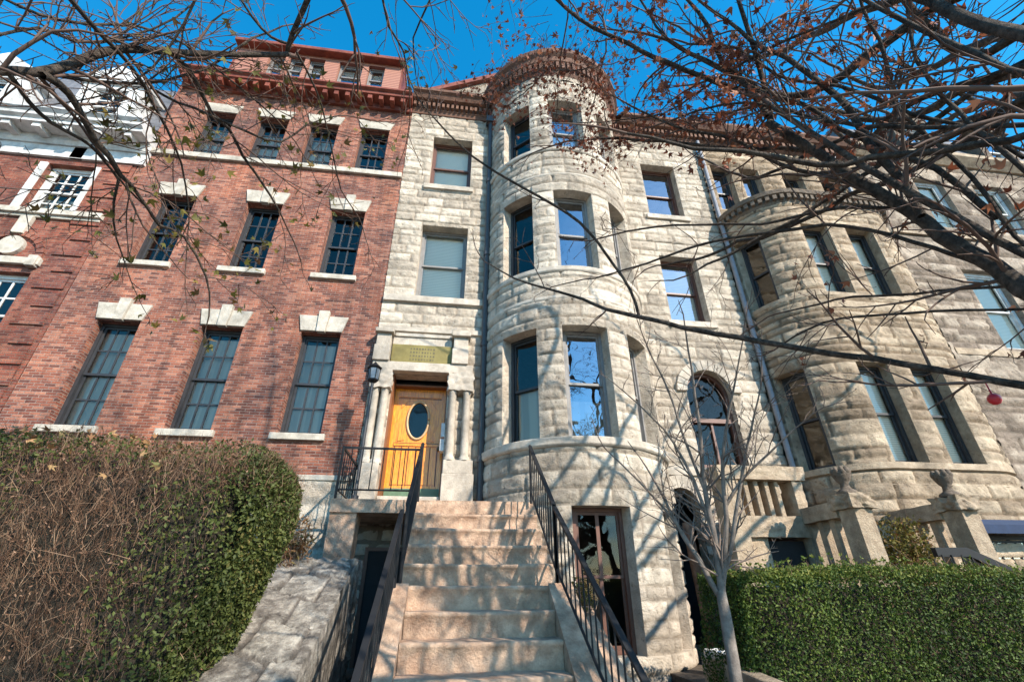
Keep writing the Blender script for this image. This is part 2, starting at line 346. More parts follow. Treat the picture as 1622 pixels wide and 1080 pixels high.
def sweep(mb, path, u0, u1, prof, du=.12):
    """profile [(out, z)...] carried along a facade path, ends closed"""
    us = [u0]+[u for a, b, g in path.s for u in ((a, b) if g[0] == 'l' else np.arange(a, b, du)) if u0+1e-4 < u < u1-1e-4]+[u1]
    us = sorted(set(round(float(u), 4) for u in us)); n = len(prof); i0 = len(mb.v)
    for u in us:
        # mitre at corners
        x, y, nx, ny = path.at(u)
        a = path.at(max(u-1e-3, 0)); b = path.at(min(u+1e-3, path.L)); mx, my = a[2]+b[2], a[3]+b[3]; q = math.hypot(mx, my); mx /= q; my /= q
        k = 1/max(.35, mx*a[2]+my*a[3])
        for d, z in prof: mb.v.append((x+mx*d*k, y+my*d*k, z))
    for k in range(len(us)-1):
        for j in range(n):
            a = i0+k*n+j; b = i0+k*n+(j+1) % n; mb.f.append((a, a+n, b+n, b))
    mb.f.append(tuple(i0+j for j in range(n))); mb.f.append(tuple(i0+(len(us)-1)*n+j for j in reversed(range(n))))
def dentils(mb, path, u0, u1, pitch, wd, d0, d1, z0, z1):
    u = u0+pitch/2
    while u < u1:
        mb.hexa([path.out(u-wd/2, d1, z0), path.out(u+wd/2, d1, z0), path.out(u+wd/2, d0, z0), path.out(u-wd/2, d0, z0)],
                [path.out(u-wd/2, d1, z1), path.out(u+wd/2, d1, z1), path.out(u+wd/2, d0, z1), path.out(u-wd/2, d0, z1)]); u += pitch
def flat_wall(name, parent, m, x0, x1, z0, z1, y, holes, depth=.2, groove=None):
    us = sorted({x0, x1, *[h for H in holes for h in H[:2]]}); zs = sorted({z0, z1, *[h for H in holes for h in H[2:4]]}); mb = MB()
    for a, b in zip(us, us[1:]):
        for c, d in zip(zs, zs[1:]):
            if any(H[0] < (a+b)/2 < H[1] and H[2] < (c+d)/2 < H[3] for H in holes): continue
            mb.quad((a, y, c), (b, y, c), (b, y, d), (a, y, d))
    for a, b, c, d in [H[:4] for H in holes]:
        e = y+depth
        mb.quad((a, y, c), (a, y, d), (a, e, d), (a, e, c)); mb.quad((b, y, d), (b, y, c), (b, e, c), (b, e, d))
        mb.quad((a, y, d), (b, y, d), (b, e, d), (a, e, d)); mb.quad((b, y, c), (a, y, c), (a, e, c), (b, e, c))
    return mb.build(name, m, parent)
def window(par, a, b, z0, z1, cols=1, rows=2, frame='sash', gl='glass', blind=None, bl=(0, 1), mun=.022, fr=.05, arch=0, split=.5):
    """double-hung sash between plan points a (left) and b (right); child panes and blind"""
    ax, ay = a; bx, by = b; L = math.hypot(bx-ax, by-ay); dx, dy = (bx-ax)/L, (by-ay)/L
    F = lambda s, t, z: (ax+dx*s+dy*t, ay+dy*s-dx*t, z)
    mb = MB(); mb.lbox(F, 0, fr, -.09, 0, z0, z1); mb.lbox(F, L-fr, L, -.09, 0, z0, z1); mb.lbox(F, fr, L-fr, -.09, 0, z1-fr, z1); mb.lbox(F, fr, L-fr, -.09, 0, z0, z0+fr)
    zm = z0+(z1-z0)*split; sf = .035
    for (q0, q1, t) in ((zm-.02, z1-fr, -.03), (z0+fr, zm+.02, -.06)):
        mb.lbox(F, fr, fr+sf, t-.028, t, q0, q1); mb.lbox(F, L-fr-sf, L-fr, t-.028, t, q0, q1)
        mb.lbox(F, fr+sf, L-fr-sf, t-.028, t, q0, q0+.04); mb.lbox(F, fr+sf, L-fr-sf, t-.028, t, q1-.04, q1)
        for k in range(1, cols):
            s = fr+sf+(L-2*fr-2*sf)*k/cols; mb.lbox(F, s-mun/2, s+mun/2, t-.022, t-.002, q0+.04, q1-.04)
        nr = rows//2
        for k in range(1, nr):
            z = q0+(q1-q0)*k/nr; mb.lbox(F, fr+sf, L-fr-sf, t-.024, t-.004, z-mun/2, z+mun/2)
    o = mb.build('window', M[frame], par)
    g = MB()
    for (q0, q1, t) in ((zm, z1-fr, -.046), (z0+fr, zm, -.076)): g.quad(F(fr, t, q0), F(L-fr, t, q0), F(L-fr, t, q1), F(fr, t, q1))
    g.build('pane', M[gl], o)
    if blind:
        c = MB(); h = z1-z0; c.quad(F(fr, -.12, z0+h*bl[0]), F(L-fr, -.12, z0+h*bl[0]), F(L-fr, -.12, z0+h*bl[1]), F(fr, -.12, z0+h*bl[1])); c.build('blind' if blind == 'blind' else 'curtain', M[blind], o)
    return o
def shell(par, x0, x1, y0, y1, z0, z1, m, roof='slate'):
    mb = MB(); mb.quad((x0, y0, z0), (x0, y0, z1), (x0, y1, z1), (x0, y1, z0)); mb.quad((x1, y0, z0), (x1, y1, z0), (x1, y1, z1), (x1, y0, z1)); mb.quad((x0, y1, z0), (x0, y1, z1), (x1, y1, z1), (x1, y1, z0))
    mb.build('rear_wall', M[m], par)
    MB().quad((x0, y0, z1), (x1, y0, z1), (x1, y1, z1), (x0, y1, z1)).build('flat_roof', M[roof], par)
    q = MB()
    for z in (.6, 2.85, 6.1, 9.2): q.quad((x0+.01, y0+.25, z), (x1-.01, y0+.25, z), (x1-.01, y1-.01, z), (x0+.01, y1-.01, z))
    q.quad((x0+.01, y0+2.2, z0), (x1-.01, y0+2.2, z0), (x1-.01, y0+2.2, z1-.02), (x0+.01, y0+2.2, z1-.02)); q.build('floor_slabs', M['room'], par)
# ------------------------------------------------------------------ ground
def gz(x, y):
    t = min(1, max(0, (y+5.3)/2.0)); t = t*t*(3-2*t); z = .72*t
    if -1.0 < x < -.46 and -3.4 < y < .02: z = .12
    if x < -.46 and x > -1.0 and y <= -3.4: z = min(z, .12+.0*y)
    if 1.15 < x < 2.75 and -2.3 < y < .3: z = .3
    return z
xs = sorted(set([-900, -300, -100, -40, -20, -12, -8, -6, -4, -3, -2, -1.5, -1.005, -.995, -.46, -.45, 0, .5, 1.14, 1.16, 2, 2.74, 2.76, 3.4, 4, 5, 6, 8, 12, 20, 40, 100, 300, 900]))
ys = sorted(set([-900, -300, -100, -40, -20, -12, -9, -7.5, -6.5, -5.8]+[round(-5.4+.25*i, 2) for i in range(9)]+[-3.41, -3.39, -2.8, -2.31, -2.29, -1.6, -1, -.4, .5, 4, 10, 30, 100, 300, 900]))
V = [(x, y, gz(x, y)) for x in xs for y in ys]; n = len(ys)
F = [(i*n+j, (i+1)*n+j, (i+1)*n+j+1, i*n+j+1) for i in range(len(xs)-1) for j in range(n-1)]
me = bpy.data.meshes.new('ground'); me.from_pydata(V, [], F); tag(link('ground', me, M['soil'], None), kind='structure')
asph = rough('asphalt', (.04, .04, .042), (.07, .07, .07), 30, .9, .4, 80, .8); conc = rough('concrete_paving', (.26, .25, .235), (.38, .37, .34), 6, .9, .3, 60, .75)
pv = MB(); 
for i in range(-16, 17): pv.box(i*1.5+.006, i*1.5+1.494, -9.3, -5.95, -.05, .03)
pv.build('pavement', conc, None)['kind'] = 'structure'
rd = MB().quad((-200, -18, .006), (200, -18, .006), (200, -9.35, .006), (-200, -9.35, .006)).build('road', asph, None); rd['kind'] = 'structure'
# ------------------------------------------------------------------ house A: white corniced brick house, far left
hA = thing('brick_house', 'orange red brick house with deep white cornice and grey slate mansard at far left', 'house', (-10, 0, .7))
wa = [(-8.36, -7.5, 7.9, 9.15), (-8.36, -7.5, 4.9, 6.5), (-11.6, -10.7, 7.9, 9.15), (-11.6, -10.7, 4.9, 6.5)]
flat_wall('wall', hA, M['brickA'], -15, -6.79, .5, 9.62, 0, wa, .12)
for a, b, c, d in wa: window(hA, (a, .12), (b, .12), c, d, 3, 4, 'white', 'glassm', 'curtain', (0, .4), .03, .08)
shell(hA, -15, -6.79, 0, 9, .5, 9.62, 'brickA')
for a, b, c, d in wa[::2]: MB().box(a-.14, a-.002, -.03, .1, c, d).build('window_casing', M['white'], hA); MB().box(b+.002, b+.1, -.02, .1, c, d).build('window_casing', M['white'], hA)
mb = MB(); mb.box(-15, -6.85, -.1, -.001, 7.78, 7.9); mb.box(-15, -6.87, -.05, -.001, 7.72, 7.779)
mb.box(-8.15, -7.95, -.09, -.001, 7.3, 7.715); mb.box(-8.6, -7.42, -.08, -.001, 6.64, 6.78); mb.box(-7.6, -7.45, -.11, -.001, 6.6, 6.82); mb.box(-8.05, -7.8, -.06, -.002, 9.3, 9.61)
mb.build('string_course', M['trimB'], hA, bevel=.01)
mb = MB(); mb.tube([(-8.03, -.0, 7.04), (-8.03, -.07, 7.04)], .2, 24); mb.build('medallion', M['trimB'], hA)
mb = MB()
for k in range(14):
    a0 = math.pi*k/14; a1 = math.pi*(k+.86)/14
    mb.hexa([(-8.03+r*math.cos(a), -.05, 6.8+r*math.sin(a)) for r, a in ((.47, a0), (.58, a0), (.58, a1), (.47, a1))], [(-8.03+r*math.cos(a), -.001, 6.8+r*math.sin(a)) for r, a in ((.47, a0), (.58, a0), (.58, a1), (.47, a1))])
mb.build('arch_moulding', M['brickA'], hA)
mb = MB(); z = .8
while z < 9.3: mb.box(-7.35 if int(z/.36) % 2 else -7.2, -6.86, -.028, -.001, z, z+.29); z += .36
mb.build('quoins', M['brickA'], hA)
pA = Path([('l', (-15, 0), (-6.64, 0))])
mb = MB(); sweep(mb, pA, 0, pA.L, [(0, 9.3), (.06, 9.3), (.06, 9.6), (.0, 9.6)]); sweep(mb, pA, 0, pA.L, [(0, 9.8), (.46, 9.8), (.46, 9.87), (.53, 9.91), (.54, 9.97), (.61, 10.03), (.61, 10.08), (0, 10.15)])
sweep(mb, pA, 0, pA.L, [(0, 9.602), (.1, 9.602), (.14, 9.68), (.14, 9.798), (0, 9.798)]); dentils(mb, pA, .1, 8.2, .55, .15, .14, .42, 9.7, 9.797)
mb.build('cornice', M['white'], hA)
mb = MB(); mb.hexa([(-15, -.1, 10.15), (-6.8, -.1, 10.15), (-6.8, 3, 10.15), (-15, 3, 10.15)], [(-15, .9, 13), (-6.8, .9, 13), (-6.8, 3, 13), (-15, 3, 13)]); mb.build('mansard_roof', M['slate'], hA)
for cx in (-8.0, -10.35):
    mb = MB(); mb.box(cx-.62, cx-.34, -.12, .7, 10.42, 11.6); mb.box(cx+.34, cx+.62, -.12, .7, 10.42, 11.6); mb.box(cx-.34, cx+.34, -.12, .7, 11.45, 11.6); mb.box(cx-.72, cx+.72, -.2, .9, 11.601, 11.72)
    mb.prism([(cx-.74, 11.721), (cx+.74, 11.721), (cx, 12.2)], -.2, 1); d = mb.build('dormer', M['white'], hA)
    window(hA, (cx-.34, -.05), (cx+.34, -.05), 10.5, 11.45, 2, 4, 'white', 'glassm', None, (0, 1), .03, .05)
mb = MB(); mb.box(-7.1, -6.82, .3, 3, 10.4, 13.1); mb.build('party_wall', M['brickA'], hA)
# ------------------------------------------------------------------ house B: red brick
hB = thing('brick_house', 'red brick house with keystone lintels, red metal cornice and salmon attic dormer', 'house', (-4.1, 0, .7))
XB0, XB1 = -6.77, -1.475; g1 = []; g3 = []
for cx in (-5.77, -4.11, -2.45): g1 += [(cx-.34, cx+.34, 3.8, 5.66), (cx-.34, cx+.34, 6.92, 8.58)]
for cx in (-5.7, -4.54, -3.42, -2.26): g3.append((cx-.325, cx+.325, 9.82, 11.22))
flat_wall('wall', hB, M['brick'], XB0, XB1, 3.14, 11.92, 0, g1+g3, .17)
for i, (a, b, c, d) in enumerate(g1): window(hB, (a, .15), (b, .15), c, d, 3, 4, 'sash', 'glassm' if c < 5 else 'glass', 'curtain' if c < 5 else None, (0, .93), .026)
for i, (a, b, c, d) in enumerate(g3): window(hB, (a, .15), (b, .15), c, d, 3, 4, 'sash', 'glassm', 'curtain' if i != 3 else None, (.1, .8), .024)
shell(hB, XB0, XB1, 0, 9, .5, 12, 'brick')
for i, (a, b, c, d) in enumerate(g1):
    cx = (a+b)/2; mb = MB(); mb.prism([(cx-.355, d+.015), (cx-.075, d+.015), (cx-.095, d+.33), (cx-.43, d+.33)], -.035, .02); mb.prism([(cx+.075, d+.015), (cx+.355, d+.015), (cx+.43, d+.33), (cx+.095, d+.33)], -.035, .02)
    mb.prism([(cx-.073, d-.01), (cx+.073, d-.01), (cx+.093, d+.42), (cx-.093, d+.42)], -.075, .02); mb.build('lintel', M['trimB'], hB, bevel=.006)
    MB().box(cx-.42, cx+.42, -.07, .16, c-.11, c-.002).build('sill', M['trimB'], hB, bevel=.01)
for (a, b, c, d) in g3:
    cx = (a+b)/2; MB().prism([(cx-.34, d+.01), (cx+.34, d+.01), (cx+.42, d+.28), (cx-.42, d+.28)], -.03, .02).build('lintel', M['trimB'], hB, bevel=.006)
MB().box(XB0, XB1-.01, -.07, -.001, 9.68, 9.815).build('string_course', M['trimB'], hB, bevel=.01)
pB = Path([('l', (XB0, 0), (XB1, 0))])
stone_wall('stone_base', hB, pB, 0, pB.L, .5, 3.14, [], M['stoneC'], .02, .05, 4, hc=(.28, .3), lw=(.8, 1.3))
MB().box(XB0, XB1-.01, -.05, -.001, 3.08, 3.16).build('water_table', M['trimB'], hB, bevel=.01)
mb = MB(); sweep(mb, pB, .02, pB.L, [(0, 11.92), (.08, 11.92), (.1, 12.0), (.1, 12.06), (.34, 12.09), (.35, 12.16), (.42, 12.2), (.42, 12.25), (0, 12.32)]); dentils(mb, pB, .02, pB.L, .26, .1, .1, .31, 11.95, 12.088); mb.build('cornice', M['redmetal'], hB)
MB().hexa([(XB0+.2, -.25, 12.3), (XB1, -.25, 12.3), (XB1, 3, 12.3), (XB0+.2, 3, 12.3)], [(XB0+.6, .55, 13.6), (XB1, .55, 13.6), (XB1, 3, 13.6), (XB0+.6, 3, 13.6)]).build('mansard_roof', M['redmetal'], hB)
mb = MB(); dx0, dx1, dy = -6.05, -1.95, .12; dw = [(-5.3, -4.9), (-4.8, -4.42), (-4.32, -3.92), (-3.55, -2.95), (-2.8, -2.38)]; e = dx0
for a, b in dw: mb.box(e, a, dy, dy+.4, 13.0, 13.9); e = b
mb.box(e, dx1, dy, dy+.4, 13.0, 13.9); mb.box(dx0, dx1, dy, dy+.4, 12.4, 12.999); mb.box(dx0, dx1, dy, dy+.4, 13.901, 14.0)
d = mb.build('dormer', M['redsid'], hB); MB().box(dx0-.1, dx1+.08, dy-.2, 2.5, 14.0, 14.12).build('dormer_roof', M['redmetal'], hB, bevel=.02)
mb = MB(); mb.box(dx1, dx1+.06, dy, 1.6, 12.4, 14.0); mb.box(dx0-.06, dx0, dy, 1.6, 12.4, 14.0); mb.box(dx0, dx1, dy-.05, dy-.002, 12.82, 12.92); mb.build('dormer_trim', M['redmetal'], hB)
for a, b in dw: window(hB, (a+.01, dy+.09), (b-.01, dy+.09), 13.0, 13.9, 1, 2, 'greyframe', 'glassb', 'blind', (.5, 1), .02, .03)
# ------------------------------------------------------------------ house C: pale sandstone with round bay
BC, BR, BP = (2.05, .335), 1.585, math.acos(.335/1.585)
XL = BC[0]-BR*math.sin(BP); XR = BC[0]+BR*math.sin(BP)
pC = Path([('l', (-1.47, 0), (XL, 0)), ('a', BC, BR, -BP, BP), ('l', (XR, 0), (5.93, 0))])
ua, ub = pC.s[1][0], pC.s[1][1]; uf = lambda x: x+1.47 if x < 1 else ub+(x-XR)
um = lambda deg: (ua+ub)/2+BR*R(deg)
hC = thing('stone_house', 'pale sandstone house with round corner bay and golden oak front door', 'house', (2.2, 0, .7))
hol = [(uf(-.9), uf(.06), 6.6, 8.4), (uf(-.88), uf(.05), 9.58, 11.2), (uf(-1.1), uf(-.14), 2.64, 4.92), (uf(4.3), uf(5.16), 6.42, 8.12), (uf(4.28), uf(5.16), 9.32, 11.05), (um(-15), um(15), .9, 2.6), (um(40), um(56), .9, 2.6)]
bayw = []
for z0_, z1_ in ((3.54, 5.42), (6.62, 8.5), (9.72, 11.3)):
    for c_, h_ in ((-42, 12.5), (0, 14), (42, 12.5)): bayw.append((um(c_-h_), um(c_+h_), z0_, z1_))
arch = [(uf(4.75), .45, 4.86, 3.45), (uf(3.82), .3, 2.8, .9)]
stone_wall('wall', hC, pC, 0, pC.L, .3, 12.0, hol+bayw, M['stoneC'], .019, .032, 3, .22, arch)
shell(hC, -1.468, 5.92, .26, 9, .3, 12.0, 'stoneC')
for i, h in enumerate(hol+bayw):
    if i in (2,): continue
    a = pC.out(h[0], -.2); b = pC.out(h[1], -.2)
    kw = [dict(frame='greyframe', gl='glassm', blind='blind', bl=(0, 1)), dict(frame='brown', gl='glassm', blind='blind', bl=(0, 1)), 0, dict(frame='brown', gl='glassb', blind='blind', bl=(.0, .9)), dict(frame='brown', gl='glassb'), dict(frame='brown', gl='glass', cols=2, rows=2, mun=.05), dict(frame='brown', gl='glass')]
    if i < 7: k = kw[i]
    else:
        j = i-7; k = dict(frame='sash' if j % 3 == 0 else 'greyframe', gl='glassb' if j % 3 == 1 else 'glassm', blind='curtain' if j in (1, 0) else ('blind' if j == 7 else None), bl=(0, .36) if j == 1 else (0, .5))
    window(hC, a[:2], b[:2], h[2], h[3], **k)
# door, surround
dr = MB(); dx0, dx1, dz0, dz1, dyy = -1.065, -.165, 2.88, 4.80, .36; ocx, ocz, orx, orz = -.62, 4.22, .175, .325
N = 40; ring = [(ocx+orx*math.cos(2*math.pi*k/N), ocz+orz*math.sin(2*math.pi*k/N)) for k in range(N)]
def edge(k):
    a = 2*math.pi*k/N; c, s = math.cos(a), math.sin(a); t = min(((dx1-ocx) if c > 0 else (ocx-dx0))/max(abs(c), 1e-6), ((dz1-ocz) if s > 0 else (ocz-dz0))/max(abs(s), 1e-6)); return (ocx+c*t, ocz+s*t)
for k in range(N):
    a, b = ring[k], ring[(k+1) % N]; c, d = edge(k), edge((k+1) % N)
    dr.quad((a[0], dyy, a[1]), (c[0], dyy, c[1]), (d[0], dyy, d[1]), (b[0], dyy, b[1]))
for (cx_, cz_) in ((dx0, dz0), (dx1, dz0), (dx0, dz1), (dx1, dz1)):   # corner fill
    ks = sorted(range(N), key=lambda k: math.dist(edge(k), (cx_, cz_)))
    p1 = min((edge(k) for k in range(N) if abs(edge(k)[0]-cx_) < 1e-6), key=lambda p: abs(p[1]-cz_)); p2 = min((edge(k) for k in range(N) if abs(edge(k)[1]-cz_) < 1e-6), key=lambda p: abs(p[0]-cx_))
    dr.quad((p1[0], dyy, p1[1]), (cx_, dyy, cz_), (p2[0], dyy, p2[1]))
for k in range(6): x = dx0+.1+k*.12; dr.box(x, x+.1, dyy-.014, dyy-.001, 3.12, 3.74)
dr.box(dx0+.08, dx1-.08, dyy-.016, dyy-.001, 4.64, 4.74); dr.box(dx0+.08, dx1-.08, dyy-.02, dyy-.002, 3.76, 3.80)
for sx in (-1, 1):
    for q in (-1, 1): dr.prism([(ocx+sx*.2, ocz+q*.36), (ocx+sx*.31, ocz+q*.2), (ocx+sx*.31, ocz+q*.38)][::(1 if sx*q > 0 else -1)], dyy-.014, dyy-.001)
door = dr.build('door', M['oak'], hC)
MB().quad(*[(x, dyy+.02, z) for x, z in ring]).build('oval_pane', M['glass'], door)
MB().quad(*[(ocx+(x-ocx)*1.05, dyy+.06, ocz+(z-ocz)*1.05) for x, z in ring]).build('lining', M['dark'], door)
mb = MB(); mb.tube([(ocx+(x-ocx)*1.06, dyy-.01, ocz+(z-ocz)*1.04) for x, z in ring+[ring[0]]], .022, 8); mb.build('oval_moulding', plain('pale_oak_moulding', (.55, .36, .18), .4), door, True)
M['groove'] = plain('dark_brown_groove', (.10, .03, .006), .5)  # dark brown strips laid between the raised planks
for k in range(7): x = dx0+.086+k*.12; MB().box(x, x+.014, dyy-.004, dyy-.0005, 3.1, 3.75).build('groove', M['groove'], door)
for z_ in (3.805, 4.615): MB().box(dx0+.07, dx1-.07, dyy-.005, dyy-.0008, z_, z_+.011).build('groove', M['groove'], door)
MB().box(dx0+.01, dx1-.01, dyy-.02, dyy-.001, 2.89, 3.06).build('kick_plate', M['green'], door)
MB().tube([(dx1-.07, dyy-.001, 3.72), (dx1-.07, dyy-.06, 3.72)], .028, 12).build('handle', M['goldd'], door)
mb = MB(); mb.box(-1.1, dx0-.001, .02, .42, 2.645, 4.92); mb.box(dx1+.001, -.14, .2, .42, 2.645, 4.92); mb.box(dx0, dx1, .22, .42, dz1+.001, dz1+.03); mb.build('door_frame', plain('brown_door_frame', (.21, .075, .025), .5), hC)
MB().box(dx0, dx1, .34, .4, dz1+.032, 4.92).build('transom_panel', M['dark'], hC)
MB().box(-1.09, -.15, -.12, .42, 2.645, 2.86).build('door_step', M['trimC'], hC, bevel=.015)
mb = MB(); mb.box(-.2, -.135, .02, .17, 3.84, 4.08); mb.box(-.205, -.13, 0.0, .15, 3.6, 3.8); mb.build('intercom', M['bucket'], hC, bevel=.006)
mb = MB(); T_ = 'trimC'
mb.box(-1.45, .28, -.16, .001, 4.93, 5.1); mb.box(-1.46, -1.18, -.2, .0, 5.1, 5.4); mb.box(-1.44, -1.19, -.17, .0, 5.401, 5.64); mb.box(-1.47, -1.15, -.24, .0, 5.641, 5.72)
mb.box(-.1, .19, -.2, .0, 5.1, 5.4); mb.box(-.08, .18, -.17, .0, 5.401, 5.64); mb.box(-.12, .22, -.24, .0, 5.641, 5.72); mb.box(-1.14, -.13, -.09, .0, 5.641, 5.71); mb.box(-1.17, -.11, -.06, .0, 5.48, 5.64)
mb.build('entablature', M[T_], hC, bevel=.012)
MB().box(-1.42, -1.1, -.22, .0, 2.645, 3.22).box(-1.41, -1.11, -.18, .0, 3.22, 3.34).build('pedestal', M[T_], hC, bevel=.012); MB().box(-.14, .36, -.2, .0, 2.645, 3.2).box(-.13, .34, -.17, .0, 3.2, 3.42).build('pedestal', M[T_], hC, bevel=.012)
for cx in (-1.34, -1.18, -.04, .2):
    z_ = 3.34 if cx < -1 else 3.42
    mb = MB(); mb.lathe([(.085, z_), (.085, z_+.05), (.065, z_+.08), (.068, z_+.1), (.062, 4.55), (.075, 4.57), (.075, 4.6)], cx, -.1, 20); mb.build('column', M[T_], hC, True)
def carved(name, par, x0, x1, y0, y1, z0, z1, m, seed, amp=.04, n=14, loc=None):
    """rough carved block: subdivided box pushed about by noise"""
    rng = random.Random(seed); V = []; F = []
    fs = [lambda a, b: (x0+(x1-x0)*a, y0, z0+(z1-z0)*b), lambda a, b: (x1, y0+(y1-y0)*a, z0+(z1-z0)*b), lambda a, b: (x0, y1-(y1-y0)*a, z0+(z1-z0)*b), lambda a, b: (x0+(x1-x0)*a, y0+(y1-y0)*b, z1), lambda a, b: (x0+(x1-x0)*a, y1-(y1-y0)*b, z0), lambda a, b: (x1-(x1-x0)*a, y1, z0+(z1-z0)*b)]
    c = Vector(((x0+x1)/2, (y0+y1)/2, (z0+z1)/2)); from mathutils import noise
    for f in fs:
        i0 = len(V)
        for a in range(n+1):
            for b in range(n+1):
                p = Vector(f(a/n, b/n)); q = noise.noise(p*9+Vector((seed, 0, 0)))+.6*noise.noise(p*22); V.append(tuple(p+(p-c).normalized()*amp*q))
        for a in range(n):
            for b in range(n): k = i0+a*(n+1)+b; F.append((k, k+n+1, k+n+2, k+1))
    return npmesh(name, V, F, m, par, np.full(len(V), .5), False, loc)
carved('capital', hC, -1.43, -1.09, -.2, 0, 4.6, 4.925, M['trimC'], 5); carved('capital', hC, -.13, .3, -.2, 0, 4.6, 4.925, M['trimC'], 9)
pl = MB().box(-1.165, -.105, -.085, -.001, 5.11, 5.478).build('plaque', M['gold'], hC, bevel=.006)
mb = MB(); rr = random.Random(3)
for r_ in range(4):
    for k in range(9): x = -.84+k*.05; mb.box(x, x+.012+.02*rr.random(), -.0875, -.0835, 5.17+r_*.07, 5.205+r_*.07)
mb.build('worn_lettering', M['goldd'], pl)
# belts, sills, cornices
mb = MB()
for z0_, z1_, o_ in ((3.4, 3.535, .075), (6.49, 6.6, .055), (9.6, 9.7, .055), (5.92, 6.0, .035), (8.88, 8.95, .035)): mb = MB(); sweep(mb, pC, ua+.02, ub-.02, [(-.02, z0_), (o_*.6, z0_), (o_, z0_+.03), (o_, z1_), (-.02, z1_+.015)], .1); mb.build('belt_course', M['trimC'], hC, bevel=.01)
for x0_, x1_, z0_, z1_ in ((-1.46, XL-.01, 6.42, 6.56), (-1.46, XL-.01, 5.76, 5.86), (-.98, .12, 9.44, 9.57), (4.2, 5.25, 6.28, 6.41), (4.18, 5.25, 9.18, 9.31), (XR+.01, 5.92, 3.3, 3.44)): MB().box(x0_, x1_, -.07, .05, z0_, z1_).build('sill', M['trimC'], hC, bevel=.01)
for (c, r, zsp, zb) in arch:
    mb = MB(); nn = 13
    for k in range(nn):
        a0, a1 = math.pi*k/nn+.008, math.pi*(k+1)/nn-.008; q = [(r-.005, a0), (r+.2, a0), (r+.2, a1), (r-.005, a1)]
        mb.hexa([pC.out(c+rr_*math.cos(a), .075, zsp+rr_*math.sin(a)) for rr_, a in q], [pC.out(c+rr_*math.cos(a), -.02, zsp+rr_*math.sin(a)) for rr_, a in q])
    mb.build('arch_ring', M['trimC'], hC, bevel=.01)
# arched stair window with thick frame, dark opening below
c, r, zsp, zb = arch[0]; P0 = pC.out(c, 0); mb = MB(); cx = P0[0]
mb.box(cx-r, cx-r+.07, .1, .2, zb, zsp); mb.box(cx+r-.07, cx+r, .1, .2, zb, zsp); mb.box(cx-r+.07, cx+r-.07, .1, .2, zb, zb+.08); mb.box(cx-r+.07, cx+r-.07, .08, .2, 4.3, 4.38); mb.box(cx-.02, cx+.02, .12, .18, zb+.08, 4.3)
for k in range(16):
    a0, a1 = math.pi*k/16, math.pi*(k+1)/16; mb.hexa([(cx+q*math.cos(a), .1, zsp+q*math.sin(a)) for q, a in ((r-.07, a0), (r, a0), (r, a1), (r-.07, a1))], [(cx+q*math.cos(a), .2, zsp+q*math.sin(a)) for q, a in ((r-.07, a0), (r, a0), (r, a1), (r-.07, a1))])
ow = mb.build('arched_window', M['brown'], hC)
MB().quad(*([(cx-r, .16, zb), (cx+r, .16, zb)]+[(cx+r*math.cos(a), .16, zsp+r*math.sin(a)) for a in np.linspace(0, math.pi, 20)])).build('pane', M['glass'], ow)
c2 = pC.out(arch[1][0], 0)[0]; MB().box(c2-.3, c2+.3, .5, .55, .9, 3.1).build('basement_door', M['dark'], hC)
uT = lambda x: uf(x)
mb = MB(); cp = [(0, 11.95), (.05, 11.95), (.08, 12.04), (.1, 12.06), (.1, 12.24), (.26, 12.28), (.32, 12.38), (.38, 12.42), (.38, 12.5), (0, 12.56)]
for a_, b_ in ((0, ua+.05), (ub-.05, pC.L)): mb = MB(); sweep(mb, pC, a_, b_, cp); dentils(mb, pC, a_, b_, .115, .06, .1, .19, 12.1, 12.24); mb.build('cornice', M['terra'], hC)
pT = Path([('a', BC, BR, R(-128), R(128))])
stone_wall('turret_wall', hC, pT, 0, pT.L, 12.0, 12.2, [], M['stoneC'], .03, .04, 8)
mb = MB(); sweep(mb, pT, 0, pT.L, [(-.02, 12.16), (.04, 12.16), (.08, 12.24), (.09, 12.5), (.17, 12.54), (.19, 12.68), (.26, 12.76), (.26, 12.9), (-.02, 12.98)], .1); dentils(mb, pT, 0, pT.L, .12, .065, .08, .16, 12.3, 12.52)
mb.build('turret_cornice', M['terra'], hC)
mb = MB(); mb.lathe([(BR+.2, 12.92), (BR-.1, 13.2), (.05, 13.9)], BC[0], BC[1], 40); mb.build('turret_roof', M['slate'], hC, True)
mb = MB(); mb.prism([(-1.42, 12.5), (2.4, 12.5), (2.4, 15.0), (-1.42, 12.72)], .1, .6); mb.build('gable', M['stoneC'], hC)
mb = MB(); mb.prism([(-1.46, 12.721), (2.45, 15.02), (2.45, 15.17), (-1.46, 12.87)], -.02, .7); mb.build('gable_coping', M['redmetal'], hC)
mb = MB(); mb.hexa([(3.2, -.05, 12.52), (5.9, -.05, 12.52), (5.9, 3, 12.52), (3.2, 3, 12.52)], [(3.2, .6, 13.5), (5.9, .6, 13.5), (5.9, 3, 13.5), (3.2, 3, 13.5)]); mb.build('mansard_roof', M['slate'], hC)
mb = MB(); mb.tube([(.47, -.13, 11.9), (.47, -.13, .9)], .055, 10); 
for z_ in (3.4, 5.5, 7.6, 9.7): mb.tube([(.47, -.13, z_), (.47, -.13, z_+.09)], .07, 10)
mb.box(.36, .58, -.22, -.04, 11.75, 11.95); mb.build('downpipe', M['pipe'], hC)
